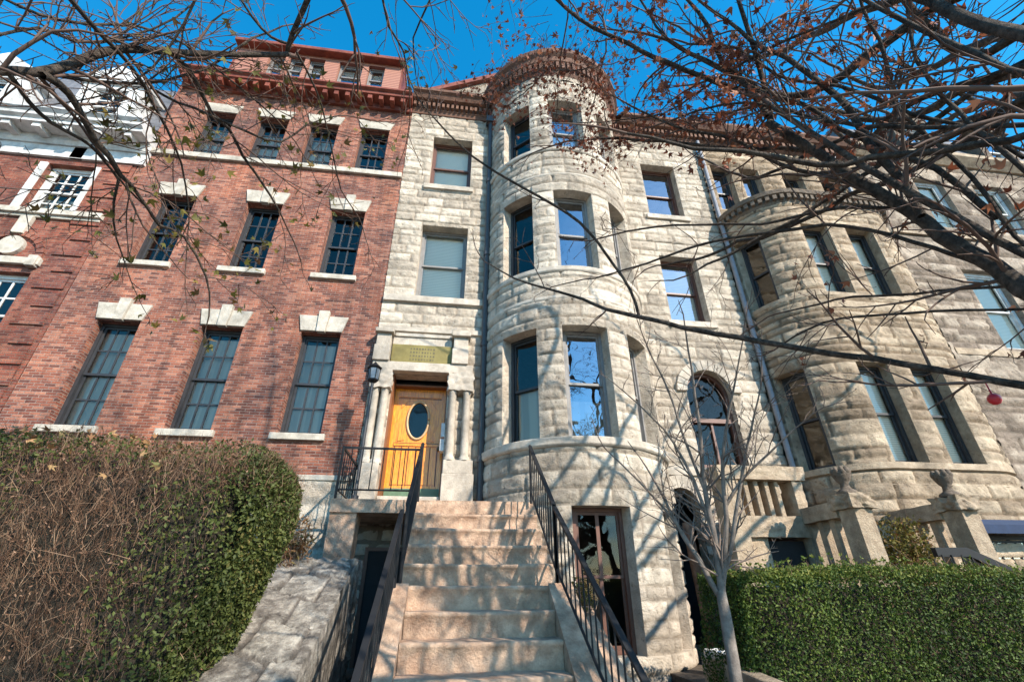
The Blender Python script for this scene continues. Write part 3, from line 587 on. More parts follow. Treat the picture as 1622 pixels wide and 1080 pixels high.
# ------------------------------------------------------------------ house D
XD0, XD1 = 5.94, 10.6; y1_ = -1.05
pD = Path([('l', (XD0, 0), (6.02, 0)), ('a', (6.02+1.08, .0), 1.05, R(-90), R(0)), ('l', (7.1, y1_), (8.95, y1_)), ('a', (8.95, 0), 1.05, R(0), R(90)), ('l', (10.0, 0), (XD1, 0))])
pD = Path([('l', (XD0, 0), (6.05, 0)), ('a', (7.1, 0), 1.05, R(-90), 0), ('l', (7.1, y1_), (8.75, y1_)), ('a', (8.75, 0), 1.05, 0, R(90)), ('l', (9.8, 0), (XD1, 0))])
hD = thing('stone_house', 'tan sandstone house with broad squared bay, two tall windows on each floor', 'house', (8.2, 0, .7))
uD = lambda x: pD.s[2][0]+(x-7.1); uq = lambda deg: pD.s[1][0]+1.05*R(deg+90)
hd = []
for z0_, z1_ in ((3.38, 5.16), (6.66, 8.42)):
    hd += [(uD(7.03), uD(7.66), z0_, z1_), (uD(8.08), uD(8.72), z0_, z1_), (uq(-82), uq(-50), z0_, z1_)]
stone_wall('wall', hD, pD, 0, pD.L, .3, 9.3, hd, M['stoneD'], .026, .036, 14, .2)
pDu = Path([('l', (XD0, 0), (XD1, 0))]); hu = [(6.2-XD0, 6.74-XD0, 9.75, 11.3), (7.0-XD0, 7.55-XD0, 9.75, 11.3), (8.2-XD0, 8.8-XD0, 9.75, 11.3), (9.3-XD0, 9.9-XD0, 9.75, 11.3)]
stone_wall('upper_wall', hD, pDu, 0, pDu.L, 9.3, 12.0, hu, M['stoneD'], .04, .05, 15, .2)
MB().quad((XD0, .002, 9.3), (XD1, .002, 9.3), (XD1, .02, 9.3), (XD0, .02, 9.3)).build('ledge', M['trimD'], hD)
shell(hD, XD0, XD1, .24, 9, .3, 12, 'stoneD')
for i, h in enumerate(hd): window(hD, pD.out(h[0], -.19)[:2], pD.out(h[1], -.19)[:2], h[2], h[3], frame='sash', gl='glassm', blind='blind' if i % 3 < 2 else None, bl=(0, 1))
for i, h in enumerate(hu): window(hD, pDu.out(h[0], -.19)[:2], pDu.out(h[1], -.19)[:2], h[2], h[3], frame='sash', gl='glassb')
mb = MB()
for z0_, z1_, o_ in ((3.25, 3.37, .05), (3.0, 3.03, .025), (6.54, 6.65, .04)): mb = MB(); sweep(mb, pD, 0.02, pD.L-.02, [(-.02, z0_), (o_, z0_+.02), (o_, z1_), (-.02, z1_+.01)], .1); mb.build('belt_course', M['trimD'], hD, bevel=.01)
mb = MB(); sweep(mb, pD, 0, pD.L, [(-.02, 8.95), (.03, 8.95), (.06, 9.02), (.07, 9.14), (.16, 9.17), (.18, 9.26), (-.02, 9.3)], .1); dentils(mb, pD, .1, pD.L-.1, .13, .07, .05, .14, 9.04, 9.15); mb.build('bay_cornice', M['stoneE'], hD)
bt = [pD.out(u, .0, 9.28)[:2] for u in np.linspace(.02, pD.L-.02, 40)]
MB().hexa([(x, y, 9.29) for x, y in bt], [(7.9+(x-7.9)*.8, y*.35+.0, 9.75) for x, y in bt]).build('bay_roof', M['slate'], hD)
mb = MB(); sweep(mb, pDu, 0, pDu.L, [(0, 11.95), (.1, 12.05), (.1, 12.24), (.3, 12.3), (.4, 12.45), (.4, 12.52), (0, 12.58)]); dentils(mb, pDu, 0, pDu.L, .16, .08, .1, .22, 12.08, 12.24); mb.build('cornice', M['terra'], hD)
mb = MB(); mb.tube([(5.95, -.12, 12.0), (5.95, -.12, 1.0)], .05, 10); mb.tube([(9.95, -.12, 12.0), (9.95, -.12, 1.0)], .05, 10); mb.build('downpipe', M['pipeg'], hD)
bwm = window(hD, (7.75, -1.1), (8.75, -1.1), .8, 2.3, 5, 8, 'black', 'glassb', None, (0, 1), .02, .06)
MB().hexa([(7.65, -1.35, 2.3), (8.95, -1.35, 2.3), (8.95, -1.11, 2.36), (7.65, -1.11, 2.36)], [(7.65, -1.35, 2.42), (8.95, -1.35, 2.42), (8.95, -1.11, 2.52), (7.65, -1.11, 2.52)]).build('awning', M['blue'], hD)
# ------------------------------------------------------------------ house E and F
hE = thing('stone_house', 'grey brown stone house with white framed windows at far right edge', 'house', (14, 0, .7))
he = [(12.15, 13.2, 6.3, 8.5), (14.4, 15.5, 6.3, 8.5), (12.0, 12.9, 3.4, 5.2), (14.3, 15.4, 3.4, 5.2), (12.3, 13.2, 9.9, 11.7), (14.2, 15.2, 9.9, 11.7), (15.9, 16.8, 9.9, 11.7)]
pE = Path([('l', (XD1+.01, 0), (19, 0))]); stone_wall('wall', hE, pE, 0, pE.L, .3, 12.4, [(a-pE.s[0][2][1][0], b-pE.s[0][2][1][0], c, d) for a, b, c, d in he], M['stoneE'], .03, .07, 44, .15)
shell(hE, XD1+.01, 19, .2, 9, .3, 12.4, 'stoneE')
for h in he: window(hE, (h[0], .13), (h[1], .13), h[2], h[3], 1, 2, 'white', 'glassm', 'blind', (0, 1), .03, .09)
mb = MB(); pE = Path([('l', (XD1+.01, 0), (19, 0))]); sweep(mb, pE, 0, pE.L, [(0, 12.3), (.1, 12.3), (.3, 12.5), (.3, 12.62), (0, 12.7)]); mb.box(10.7, 19, -.06, -.001, 6.05, 6.2); mb.box(10.7, 19, -.06, -.001, 9.5, 9.62); mb.build('cornice', M['trimD'], hE)
MB().hexa([(11.4, -.1, 12.7), (19, -.1, 12.7), (19, 3, 12.7), (11.4, 3, 12.7)], [(11.8, .9, 15), (19, .9, 15), (19, 3, 15), (11.8, 3, 15)]).build('mansard_roof', M['slate'], hE)
for cx in (13.2, 16.0):
    mb = MB(); mb.box(cx-.6, cx-.35, -.05, 1, 12.75, 14.1); mb.box(cx+.35, cx+.6, -.05, 1, 12.75, 14.1); mb.box(cx-.35, cx+.35, -.05, 1, 13.95, 14.1); mb.prism([(cx-.75, 14.101), (cx+.75, 14.101), (cx, 14.6)], -.15, 1); mb.build('dormer', M['stoneE'], hE); window(hE, (cx-.35, .02), (cx+.35, .02), 12.8, 13.95, 1, 2, 'white', 'glassb')
# ------------------------------------------------------------------ front steps
st = thing('front_steps', 'pink brown stone steps rising to the golden oak door', 'steps', (.35, -3, .3))
RI, RU, Y0, ZL = .2, .28, -1.15, 2.64
carved('landing', st, -1.5, 1.13, Y0, -.03, 2.475, ZL, M['step'], 3, .012, 26)
carved('pier', st, -1.49, -1.16, Y0+.03, -.8, .3, 2.472, M['step'], 4, .03, 22)
MB().box(-.445, 1.12, Y0+.05, -.3, .3, 2.47).build('landing_base', M['step'], st)
for k in range(1, 14):
    y1 = Y0-(k-1)*RU; z = ZL-k*RI; a, b = (-.43, 1.12) if k < 5 else (-.32, 1.0)
    if k == 5: a, b = -.425, 1.11
    rng = random.Random(k); V = []; F = []; nx = 36; prof = [(y1-RU-.012, z-RI-.02), (y1-RU-.010, z-RI+.05), (y1-RU-.006, z-.11), (y1-RU-.012, z-.05), (y1-RU-.022, z-.04), (y1-RU-.026, z-.012), (y1-RU-.016, z-.001), (y1-RU*.8, z), (y1-RU*.5, z+.001), (y1-RU*.2, z), (y1+.05, z)]
    for i in range(nx+1):
        x = a+(b-a)*i/nx
        for j, (yy, zz) in enumerate(prof):
            e = .014*(vnoise(np.array(x*7), np.array(k*3.3+j*.35), 5)-.5)+(.01*(vnoise(np.array(x*22), np.array(k*7.+j*.8), 6)-.5)); wv = -.02*max(0, 1-abs((x-(a+b)/2)/.6)**2) if 4 < j < 9 else 0
            V.append((x, yy+float(e)*(1 if j < 7 else 0), zz+float(e)*.6+wv*.4))
    m_ = len(prof)
    for i in range(nx):
        for j in range(m_-1): q = i*m_+j; F.append((q, q+m_, q+m_+1, q+1))
    i0 = len(V); V += [(a, y1+.05, z-RI-.02), (b, y1+.05, z-RI-.02)]
    s_ = npmesh('step', V[:i0], F, M['step'], st, np.full(i0, .5), False)
    MB().hexa([(a+.001, y1-RU+.012, z-RI-.3), (b-.001, y1-RU+.012, z-RI-.3), (b-.001, y1, z-RI-.3), (a+.001, y1, z-RI-.3)], [(a+.001, y1-RU+.012, z-.03), (b-.001, y1-RU+.012, z-.03), (b-.001, y1, z-.03), (a+.001, y1, z-.03)]).build('step_core', M['step'], s_)
yk = lambda k: Y0-k*RU; zk = lambda k: ZL-k*RI
for x0, x1, dx in ((-.52, -.325, -.0), (1.005, 1.24, .1)):
    mb = MB(); n_ = 16; A = []
    for i in range(n_+1):
        k = 5.05+i*8/n_; t = i/n_; A.append((yk(k), zk(k)+.03))
    for i in range(n_):
        (ya, za), (yb, zb) = A[i], A[i+1]; d0 = dx*i/n_; d1 = dx*(i+1)/n_
        mb.hexa([(x0, yb, -.2), (x1+d1, yb, -.2), (x1+d0, ya, -.2), (x0, ya, -.2)], [(x0, yb, zb), (x1+d1, yb, zb), (x1+d0, ya, za), (x0, ya, za)])
    mb.build('cheek_wall', M['step'], st)
MB().box(-.44, -.43, yk(5), Y0, .1, 1.6).build('side_wall', M['step'], st)
# railings
def rail(name, label, pts, h, nb, post=(0, -1), grp='black iron handrails of the front steps', tw=.045, parent=None):
    t = parent or thing(name, label, 'handrail', pts[0], grp)
    P = [Vector(p) for p in pts]; H = Vector((0, 0, h))
    tb = MB()
    for a, b in zip(P, P[1:]):
        d = (b-a).normalized(); s = Vector((-d.y, d.x, 0)).normalized()*tw/2; u = Vector((0, 0, .014)); a2 = a+H; b2 = b+H
        tb.hexa([a2-s-u, b2-s-u, b2+s-u, a2+s-u], [a2-s+u, b2-s+u, b2+s+u, a2+s+u])
    tb.build('top_rail', M['black'], t); L = MB()
    for a, b in zip(P, P[1:]): L.tube([a+Vector((0, 0, .11)), b+Vector((0, 0, .11))], .012, 6)
    L.build('bottom_rail', M['black'], t)
    tot = sum((b-a).length for a, b in zip(P, P[1:]))
    for k in range(nb):
        u = tot*(k+.5)/nb
        for a, b in zip(P, P[1:]):
            l = (b-a).length
            if u <= l: q = a+(b-a)*u/l; break
            u -= l
        MB().tube([q+Vector((0, 0, .11)), q+Vector((0, 0, h))], .0075, 5).build('baluster', M['black'], t)
    for k in post: MB().tube([P[k]-Vector((0, 0, .03)), P[k]+H+Vector((0, 0, .02))], .018, 8).build('newel_post', M['black'], t)
    return t
rail('handrail', 'upper left black iron handrail beside the top steps, ending before the oak door', [(-.40, Y0-.06, ZL), (-.41, yk(5), zk(5))], .72, 11)
rail('handrail', 'upper right black iron handrail beside the round stone bay', [(1.09, Y0-.06, ZL), (1.10, yk(5), zk(5))], .74, 11)
rail('handrail', 'lower left black iron handrail above the dark basement stairwell', [(-.455, yk(5.2), zk(5.2)+.03), (-.47, yk(12.5), zk(12.5)+.03)], .66, 17)
rail('handrail', 'lower right black iron handrail in front of the dark basement window', [(1.10, yk(5.0), zk(5.0)+.03), (1.24, yk(12.5), zk(12.5)+.03)], .70, 18)
rl = rail('landing_railing', 'low black iron railing along the left edge of the door landing', [(-1.46, -.03, ZL+.01), (-1.46, Y0+.04, ZL+.01), (-.42, Y0+.04, ZL+.01)], .66, 15, (0, 1), None, .022); rl['category'] = 'railing'
sc_ = MB()
for k in range(2):
    c = Vector((-1.46, -.35-.45*k, ZL+.38)); sc_.tube([c+Vector((0, math.cos(a)*r_, math.sin(a)*r_)) for a, r_ in [(i*.45, .14-i*.006) for i in range(20)]], .007, 5)
sc_.build('scroll', M['black'], rl)
rail('landing_railing', 'x', [(5, 5, 5), (5, 5, 6)], .1, 1) if False else None
# lantern post
lp = thing('lamp_post', 'slim dark lamp post with small glass lantern left of the oak door', 'lamp', (-1.30, -.66, ZL))
MB().tube([(-1.30, -.66, ZL), (-1.30, -.66, ZL+.12), (-1.30, -.66, ZL+.13), (-1.30, -.66, 4.5)], [.05, .05, .026, .022], 10).build('post', M['pipe'], lp)
mb = MB(); mb.lathe([(.005, 4.83), (.03, 4.8), (.12, 4.72), (.10, 4.7)], -1.30, -.66, 6); mb.lathe([(.03, 4.46), (.085, 4.5), (.085, 4.52)], -1.30, -.66, 6)
for k in range(6): a = math.pi/3*k; mb.tube([(-1.30+.08*math.cos(a), -.66+.08*math.sin(a), 4.51), (-1.30+.098*math.cos(a), -.66+.098*math.sin(a), 4.71)], .007, 4)
mb.build('lantern_frame', M['black'], lp); mb = MB(); mb.lathe([(.0, 4.52), (.07, 4.52), (.088, 4.7), (.0, 4.7)], -1.30, -.66, 6); mb.build('lantern_glass', M['lampglass'], lp)
# ------------------------------------------------------------------ basement stairwell, retaining wall, curb
rw = thing('retaining_wall', 'rough grey stone retaining wall sloping down beside the dark stairwell', 'wall', (-1.4, -3.4, .2))
V = []; T = []; nu, nv = 70, 220
JT = []
def RWp(a, b):      # a across (0 hedge side .. 1 stairwell edge .. 1.35 down the side), b downhill
    y = -1.62-b*3.9; z = 1.86-b*1.62; x = -1.85+.87*min(a, 1)
    n1 = float(fbm(np.array(a*5+3), np.array(b*9), 31, 4)); n2 = float(fbm(np.array(a*16), np.array(b*30), 32, 3))
    if a > 1: JT.append(.5)
    if a > 1: return (x+.08*(n1-.5), y, z-(a-1)*5.5+.02)
    lay = .09*(math.sin(b*30+n1*5) > .2)
    q = b*8.5+.25*math.sin(a*4+1)+.5; ci_ = int(q); jo = min(q-ci_, 1-q+ci_)/8.5*4.2; aa = a*2.1+(.37*ci_) % 1; ja = min(aa % 1, 1-aa % 1)/2.1
    jd = -.05*max(0, 1-min(jo, ja)/.03)+.05*((ci_*7+int(aa)*13) % 5/5-.4); JT.append(.0 if min(jo, ja) < .02 else .3+.7*((ci_*31+int(aa)*17) % 7)/7)
    return (x+.05*(n2-.5), y+.06*(n2-.5), z+.06*(n1-.45)+.05*(n2-.5)+jd*.6)
for i in range(nu+1):
    for j in range(nv+1): V.append(RWp(1.35*i/nu, j/nv)); T.append(.5)
F = [(i*(nv+1)+j, i*(nv+1)+j+1, (i+1)*(nv+1)+j+1, (i+1)*(nv+1)+j) for i in range(nu) for j in range(nv)]
npmesh('rock_face', V, F, M['rock'], rw, JT, False)
carved('capping_stone', rw, -1.9, -.98, -1.62, -1.3, .4, 1.9, M['rock'], 12, .05, 18)
MB().box(-1.6, -.44, -.02, .04, .1, 2.47).build('back_wall', M['stoneE'], rw)
bd = thing('basement_door', 'black basement door under the stone landing', 'door', (-.8, -.1, .12)); mb = MB(); mb.box(-1.1, -.5, -.09, -.03, .13, 2.1); mb.build('door_leaf', M['dark'], bd); mb = MB(); mb.box(-1.15, -1.101, -.1, -.03, .13, 2.15); mb.box(-.499, -.45, -.1, -.03, .13, 2.15); mb.box(-1.1, -.5, -.1, -.03, 2.101, 2.15); mb.build('door_frame', M['brown'], bd)
cb = thing('kerb_wall', 'low sloping stone kerb right of the handrail along the basement window', 'wall', (1.6, -3.2, .2))
mb = MB(); nn = 14
for i in range(nn):
    f = lambda t: (1.42+.02*t, -2.0-2.6*t, 1.45-1.35*t); a, b = f(i/nn), f((i+1)/nn)
    mb.hexa([(b[0], b[1], 0), (b[0]+.16, b[1], 0), (a[0]+.16, a[1], 0), (a[0], a[1], 0)], [(b[0], b[1], b[2]), (b[0]+.16, b[1], b[2]), (a[0]+.16, a[1], a[2]), (a[0], a[1], a[2])])
mb.build('kerb_stone', M['step'], cb)
tag(MB().tube([(3.72, -.42, .6), (3.70, -.42, 1.3), (3.66, -.42, 2.0), (3.64, -.42, 2.5)], [.085, .08, .075, .07], 12).build('timber_post', rough('rusty_brown_timber', (.12, .05, .03), (.34, .20, .13), 8, .8, .8, 30, .5), None, True, loc=(3.7, -.4, .6)), 'mottled rusty brown post standing between the round bay and the dark arch', 'post')
# ------------------------------------------------------------------ stoop of the neighbour
pw = thing('parapet_wall', 'pale stone parapet with four tall slots below the arched window', 'wall', (4.7, -1, .7))
xa, xb, ya, yb = 3.98, 5.16, -1.12, -.84
carved('coping', pw, xa-.1, xb+.1, ya-.04, yb+.04, 3.02, 3.22, M['trimD'], 21, .02, 16)
carved('base_rail', pw, xa+.001, xb, ya, yb, 2.24, 2.52, M['trimD'], 22, .02, 16)
carved('end_pier', pw, xa-.06, xa+.2, ya-.02, yb, .7, 3.015, M['trimD'], 23, .02, 18); carved('end_pier', pw, xb-.12, xb+.04, ya-.01, yb, 2.52, 3.015, M['trimD'], 24, .02, 12)
for k in range(4): MB().box(xa+.32+k*.165, xa+.39+k*.165, ya+.05, yb-.03, 2.52, 3.02).build('baluster', M['trimD'], pw, bevel=.012)
MB().box(xa+.2, xb, -.78, -.72, .8, 2.9).build('dark_recess', M['terra'], pw)
mb = MB(); mb.box(xa+.5, xb-.1, -1.0, -.9, .8, 2.2); mb.build('doorway', M['dark'], pw)
carved('wall_below', pw, xb-.08, xb+.5, -1.1, -.8, .7, 2.236, M['stoneD'], 25, .03, 16); carved('wall_below', pw, xa+.2, xa+.5, -1.06, -.84, .7, 2.236, M['trimD'], 26, .02, 12)
for i, (xx, yf, lab) in enumerate(((5.18, -2.05, 'stone stoop wall with carved pillar nearer the round bay'), (6.72, -2.05, 'stone stoop wall with carved pillar beside the blue awning'))):
    s = thing('stoop_wall', lab, 'wall', (xx, yf+.5, .7), 'stone side walls of the neighbouring stoop')
    carved('beam', s, xx-.13, xx+.13, yf+.28, -1.0 if i else -.82, 2.42, 2.62, M['trimD'], 30+i, .015, 12)
    carved('pillar', s, xx-.11, xx+.13, yf, yf+.26, .8, 2.5, M['trimD'], 40+i, .015, 22); carved('pillar_cap', s, xx-.16, xx+.18, yf-.05, yf+.32, 2.5, 2.68, M['trimD'], 50+i, .05, 16)
    for k in range(3): y_ = yf+.45+k*.22; MB().box(xx-.06, xx+.06, y_, y_+.09, 1.0, 2.42).build('baluster', M['trimD'], s, bevel=.01)
    MB().box(xx-.12, xx+.12, yf+.28, -1.0, .7, 1.0).build('plinth', M['trimD'], s)
    u = thing('stone_urn', ['weathered stone finial on the pillar nearer the round bay', 'weathered stone finial on the pillar beside the blue awning'][i], 'finial', (xx, yf+.14, 2.68), 'carved finials on the stoop pillars')
    mb = MB(); z = 2.68; mb.lathe([(.0, z), (.12, z), (.12, z+.04), (.06, z+.08), (.05, z+.14), (.08, z+.18), (.11, z+.25), (.11, z+.29), (.08, z+.32), (0, z+.31)], xx, yf+.14, 20); o = mb.build('urn_body', M['stoneE'], u, True)
    for k in range(9): a_ = k*.7; mb = MB(); r_ = .09; cx_, cy_ = xx+r_*math.cos(a_), yf+.14+r_*math.sin(a_); mb.lathe([(0, z+.24), (.03, z+.27), (.035, z+.30), (.02, z+.35), (0, z+.36)], cx_, cy_, 8); mb.build('carved_leaf', M['stoneE'], u, True)
ir = thing('stair_railing', 'black iron rail slanting down to the right behind the hedge', 'railing', (6.0, -2.2, 1), None)
mb = MB(); A = [(5.75, -2.25, 2.03), (6.15, -2.28, 2.03), (7.0, -2.35, 1.62)]
for a, b in zip(A, A[1:]):
    mb.hexa([(a[0], a[1]-.03, a[2]-.1), (b[0], b[1]-.03, b[2]-.1), (b[0], b[1]+.03, b[2]-.1), (a[0], a[1]+.03, a[2]-.1)], [(a[0], a[1]-.03, a[2]), (b[0], b[1]-.03, b[2]), (b[0], b[1]+.03, b[2]), (a[0], a[1]+.03, a[2])])
mb.build('top_rail', M['black'], ir)
for x in np.arange(5.78, 7, .13):
    z = 1.95 if x < 6.15 else 1.95-.41*(x-6.15)/.85; MB().tube([(x, -2.3, .9), (x, -2.3, z)], .01, 5).build('baluster', M['black'], ir)
# pot
pt = thing('flower_pot', 'white plastic pot standing at the foot of the round bay', 'pot', (3.28, -1.3, .7)); px_, py_ = 3.28, -1.3
mb = MB(); mb.lathe([(.0, .70), (.10, .70), (.125, .92), (.14, .92), (.14, .97), (.12, .97), (.11, .9), (0, .9)], px_, py_, 24); mb.build('pot_body', M['bucket'], pt, True); mb = MB(); mb.lathe([(0, .93), (.118, .93)], px_, py_, 18); mb.build('potting_soil', M['soil'], pt)
# soil edging
eg = MB(); eg.hexa([(2.45, -3.6, .4), (2.6, -3.7, .4), (2.9, -2.0, .4), (2.75, -1.95, .4)], [(2.45, -3.6, .98), (2.6, -3.7, .98), (2.9, -2.0, 1.0), (2.75, -1.95, 1.0)]); e_ = eg.build('edging_stone', M['trimD'], None, loc=(2.6, -3, .4), bevel=.02); tag(e_, 'tan stone edging at the left foot of the green hedge', 'edging')
# ------------------------------------------------------------------ foliage tools
def leafcloud(name, P, N, size, m, parent, rng, lobes=False, loc=None, tone=None, align=.5, asp=.55):
    """one small bent leaf (two quads, or five-pointed) per point"""
    n = len(P); D = rng.normal(size=(n, 3)); D /= np.linalg.norm(D, axis=1)[:, None]; Nn = N*align+D*(1-align); Nn /= np.linalg.norm(Nn, axis=1)[:, None]
    A = rng.normal(size=(n, 3)); A -= (A*Nn).sum(1)[:, None]*Nn; A /= np.linalg.norm(A, axis=1)[:, None]; B = np.cross(Nn, A)
    S = (size*rng.uniform(.6, 1.3, n))[:, None]
    if lobes:
        shp = [(0, 0, 0), (.25, .5, .1), (.1, .18, 0), (.75, .55, .2), (.55, .14, .05), (1.15, 0, .1), (.55, -.14, .05), (.75, -.55, .2), (.1, -.18, 0), (.25, -.5, .1)]
        fc = [(0, 2, 1, 1), (2, 4, 3, 3), (4, 6, 5, 5), (6, 8, 7, 7), (8, 0, 9, 9), (0, 8, 6, 4), (0, 4, 2, 2)]
        fc = [(0, 1, 2), (2, 3, 4), (4, 5, 6), (6, 7, 8), (8, 9, 0), (0, 2, 4), (0, 4, 6), (0, 6, 8)]
    else: shp = [(0, 0, 0), (.5, asp/2, .12), (1, 0, 0), (.5, -asp/2, .12)]; fc = [(0, 1, 2), (0, 2, 3)]
    k = len(shp); cur = rng.uniform(-.2, 1.6, n)[:, None]
    V = np.stack([P+S*(a*A+b*B+c*cur*Nn*1.0-((a*a)*.25*cur)*Nn) for a, b, c in shp], 1).reshape(-1, 3)
    F = (np.arange(n)[:, None, None]*k+np.array(fc)[None]).reshape(-1, 3)
    t = rng.random(n) if tone is None else tone
    return npmesh(name, V, F, m, parent, np.repeat(t, k), False, loc)
def twigcloud(name, P, D, L, r, m, parent, rng, tone=None):
    n = len(P); D = D/np.linalg.norm(D, axis=1)[:, None]; A = np.cross(D, rng.normal(size=(n, 3))); A /= np.linalg.norm(A, axis=1)[:, None]; B = np.cross(D, A)
    bend = A*(L*rng.normal(0, .12, n))[:, None]; V = []
    for t, q in ((0, 1), (.5, .8), (1, .35)):
        c = P+D*(L*t)[:, None]+bend*(4*t*(1-t))
        for j in range(3): an = 2.094*j; V.append(c+(A*math.cos(an)+B*math.sin(an))*(r*q)[:, None])
    V = np.stack(V, 1).reshape(-1, 3); fc = [(s*3+j, s*3+(j+1) % 3, s*3+3+(j+1) % 3, s*3+3+j) for s in (0, 1) for j in range(3)]
    F = (np.arange(n)[:, None, None]*9+np.array(fc)[None]).reshape(-1, 4)
    return npmesh(name, V, F, m, parent, np.repeat(rng.random(n) if tone is None else tone, 9), False)
def boxsurf(rng, n, b, rad=.3, faces=('x1', 'y0', 'z1'), bump=.08, wts=None):
    """points on the clipped, bulging faces of a hedge"""
    x0, x1, y0, y1, z0, z1 = b; ar = {'x0': (y1-y0)*(z1-z0), 'x1': (y1-y0)*(z1-z0), 'y0': (x1-x0)*(z1-z0), 'z1': (x1-x0)*(y1-y0)}
    p = np.array([ar[f]*((wts or {}).get(f, 1)) for f in faces]); f = rng.choice(len(faces), n, p=p/p.sum())
    P = np.stack([rng.uniform(x0, x1, n), rng.uniform(y0, y1, n), rng.uniform(z0, z1, n)], 1); N = np.zeros((n, 3))
    for i, k in enumerate(faces):
        m = f == i; a = {'x': 0, 'y': 1, 'z': 2}[k[0]]; P[m, a] = {'x0': x0, 'x1': x1, 'y0': y0, 'z1': z1}[k]; N[m, a] = -1 if k[1] == '0' else 1
    c0 = np.array([x0+rad, y0+rad, z0-5]); c1 = np.array([x1-rad, y1-rad, z1-rad]); C = np.clip(P, c0, c1); d = P-C; L = np.linalg.norm(d, axis=1)[:, None]+1e-9; N = d/L
    bm = bump*(fbm(P[:, 0]*2.3+P[:, 1]*1.7+20, P[:, 2]*2.3+P[:, 1]+20, 71, 4)-.5)*2
    P = C+N*(rad+bm[:, None])
    return P, N, f
# left hedge: bare brown twigs on the street face, green on its right end
hl = thing('hedge', 'tall clipped hedge, bare brown twigs in front and green at its right end', 'hedge', (-4.5, -3.45, .6))
rng = np.random.default_rng(11); HB = (-7.5, -1.27, -3.95, -2.85, .5, 2.68)
P, N, f = boxsurf(rng, 95000, HB, .45, wts={'x1': 5, 'z1': .8}); X0 = P[:, 0].copy(); P[:, 0] -= .36*np.clip(1.95-P[:, 2], 0, 2)*np.clip((P[:, 0]+3.5)/2, 0, 1); g = fbm(P[:, 0]*1.6+9, P[:, 2]*1.6+P[:, 1], 80, 4)
gp = np.where((N[:, 0] > .35), .95, np.where(N[:, 2] > .4, .55, .17+.9*np.clip((X0+2.2)/.9, 0, 1)))+(g-.5)*1.3
gm = rng.random(len(P)) < gp; P2 = P-N*(rng.exponential(.05, len(P))[:, None])
Q = P2[gm]; leafcloud('leaves', Q, N[gm], .032, M['lolive'], hl, rng, tone=np.clip(.55*rng.random(len(Q))+.5*(g[gm]-.2)-.0, 0, .93), align=.35)
bm_ = ~gm; k = rng.choice(np.where(bm_)[0], 46000); D = N[k]*.35+np.array([.1, 0, .95])+rng.normal(0, .5, (len(k), 3))*rng.choice([.5, 1.3], len(k))[:, None]
twigcloud('twigs', P[k]-N[k]*rng.uniform(.0, .22, len(k))[:, None]-D*.05, D, rng.uniform(.06, .22, len(k)), rng.uniform(.0007, .0019, len(k)), M['twigb'], hl, rng)
k = rng.choice(np.where(bm_)[0], 16000); leafcloud('dry_leaves', P[k]-N[k]*rng.exponential(.06, len(k))[:, None], N[k], .022, M['twigb'], hl, rng, align=.2, asp=.4, tone=rng.random(len(k))*.75)
k = rng.choice(np.where(N[:, 2] > .1)[0], 500); k = k[P[k, 0] < -2.0]; leafcloud('fallen_leaves', P[k]+N[k]*.02, N[k], .06, M['ltan'], hl, rng, True, align=.3)
def core(name, b, par, m, rad, inset):  # solid box added inside a hedge to block light
    x0, x1, y0, y1, z0, z1 = b; mb = MB(); mb.box(x0+inset, x1-inset, y0+inset, y1-inset, z0, z1-inset); mb.build(name, M[m], par, bevel=rad)
M['core'] = rough('dark_core_shade', (.025, .02, .014), (.06, .05, .035), 20, .95, 1, 40, .6, dist=.04); core('dark_core', (HB[0], -1.47, *HB[2:]), hl, 'core', .3, .14)  # near-black colour stands for the shade deep in the hedge
# right hedge
hr = thing('hedge', 'low dense green clipped hedge behind the small bare tree', 'hedge', (6, -2.8, .6)); HR = (2.62, 10.5, -3.12, -2.3, .6, 1.78)
P, N, f = boxsurf(rng, 95000, HR, .1, ('x0', 'y0', 'z1'), .11, {'x0': 1.2, 'z1': .8}); k = P[:, 0] < 8.5; P, N = P[k], N[k]; g = fbm(P[:, 0]*2+9, P[:, 2]*2.5+3, 90, 4)
k = rng.random(len(P)) < (1.5-1.6*np.clip((g-.45)*3, 0, 1)*np.clip((P[:, 0]-4.2)/1.5, 0, 1))
P, N, g = P[k], N[k], g[k]; leafcloud('leaves', P-N*rng.exponential(.035, len(P))[:, None], N, .030, M['lgreen'], hr, rng, align=.45, tone=np.clip(rng.random(len(P))*.75+.5*(g-.45)+.25*(N[:, 2] > .3), 0, 1))  # upward-facing leaves toned lighter: the sunlit top is in the colour
k = rng.choice(len(P), 6000); k = k[P[k, 0] > 4]; D = N[k]*.5+rng.normal(0, .6, (len(k), 3))+[0, 0, .3]; twigcloud('twigs', P[k]-N[k]*.1, D, rng.uniform(.05, .16, len(k)), rng.uniform(.0012, .0025, len(k)), M['twigb'], hr, rng); core('dark_core', HR, hr, 'core', .1, .16)
k = rng.choice(len(P), 900); k = k[N[k, 2] > .2]; D = np.array([0, 0, 1.])+rng.normal(0, .3, (len(k), 3)); twigcloud('twigs', P[k], D, rng.uniform(.03, .10, len(k)), np.full(len(k), .0015), M['twigb'], hr, rng); e_ = P[k]+D/np.linalg.norm(D, axis=1)[:, None]*rng.uniform(.02, .1, len(k))[:, None]; leafcloud('shoot_leaves', np.repeat(e_, 3, 0), np.repeat(D, 3, 0), .035, M['lgreen'], hr, rng, align=.1, tone=.5+.5*rng.random(len(k)*3))
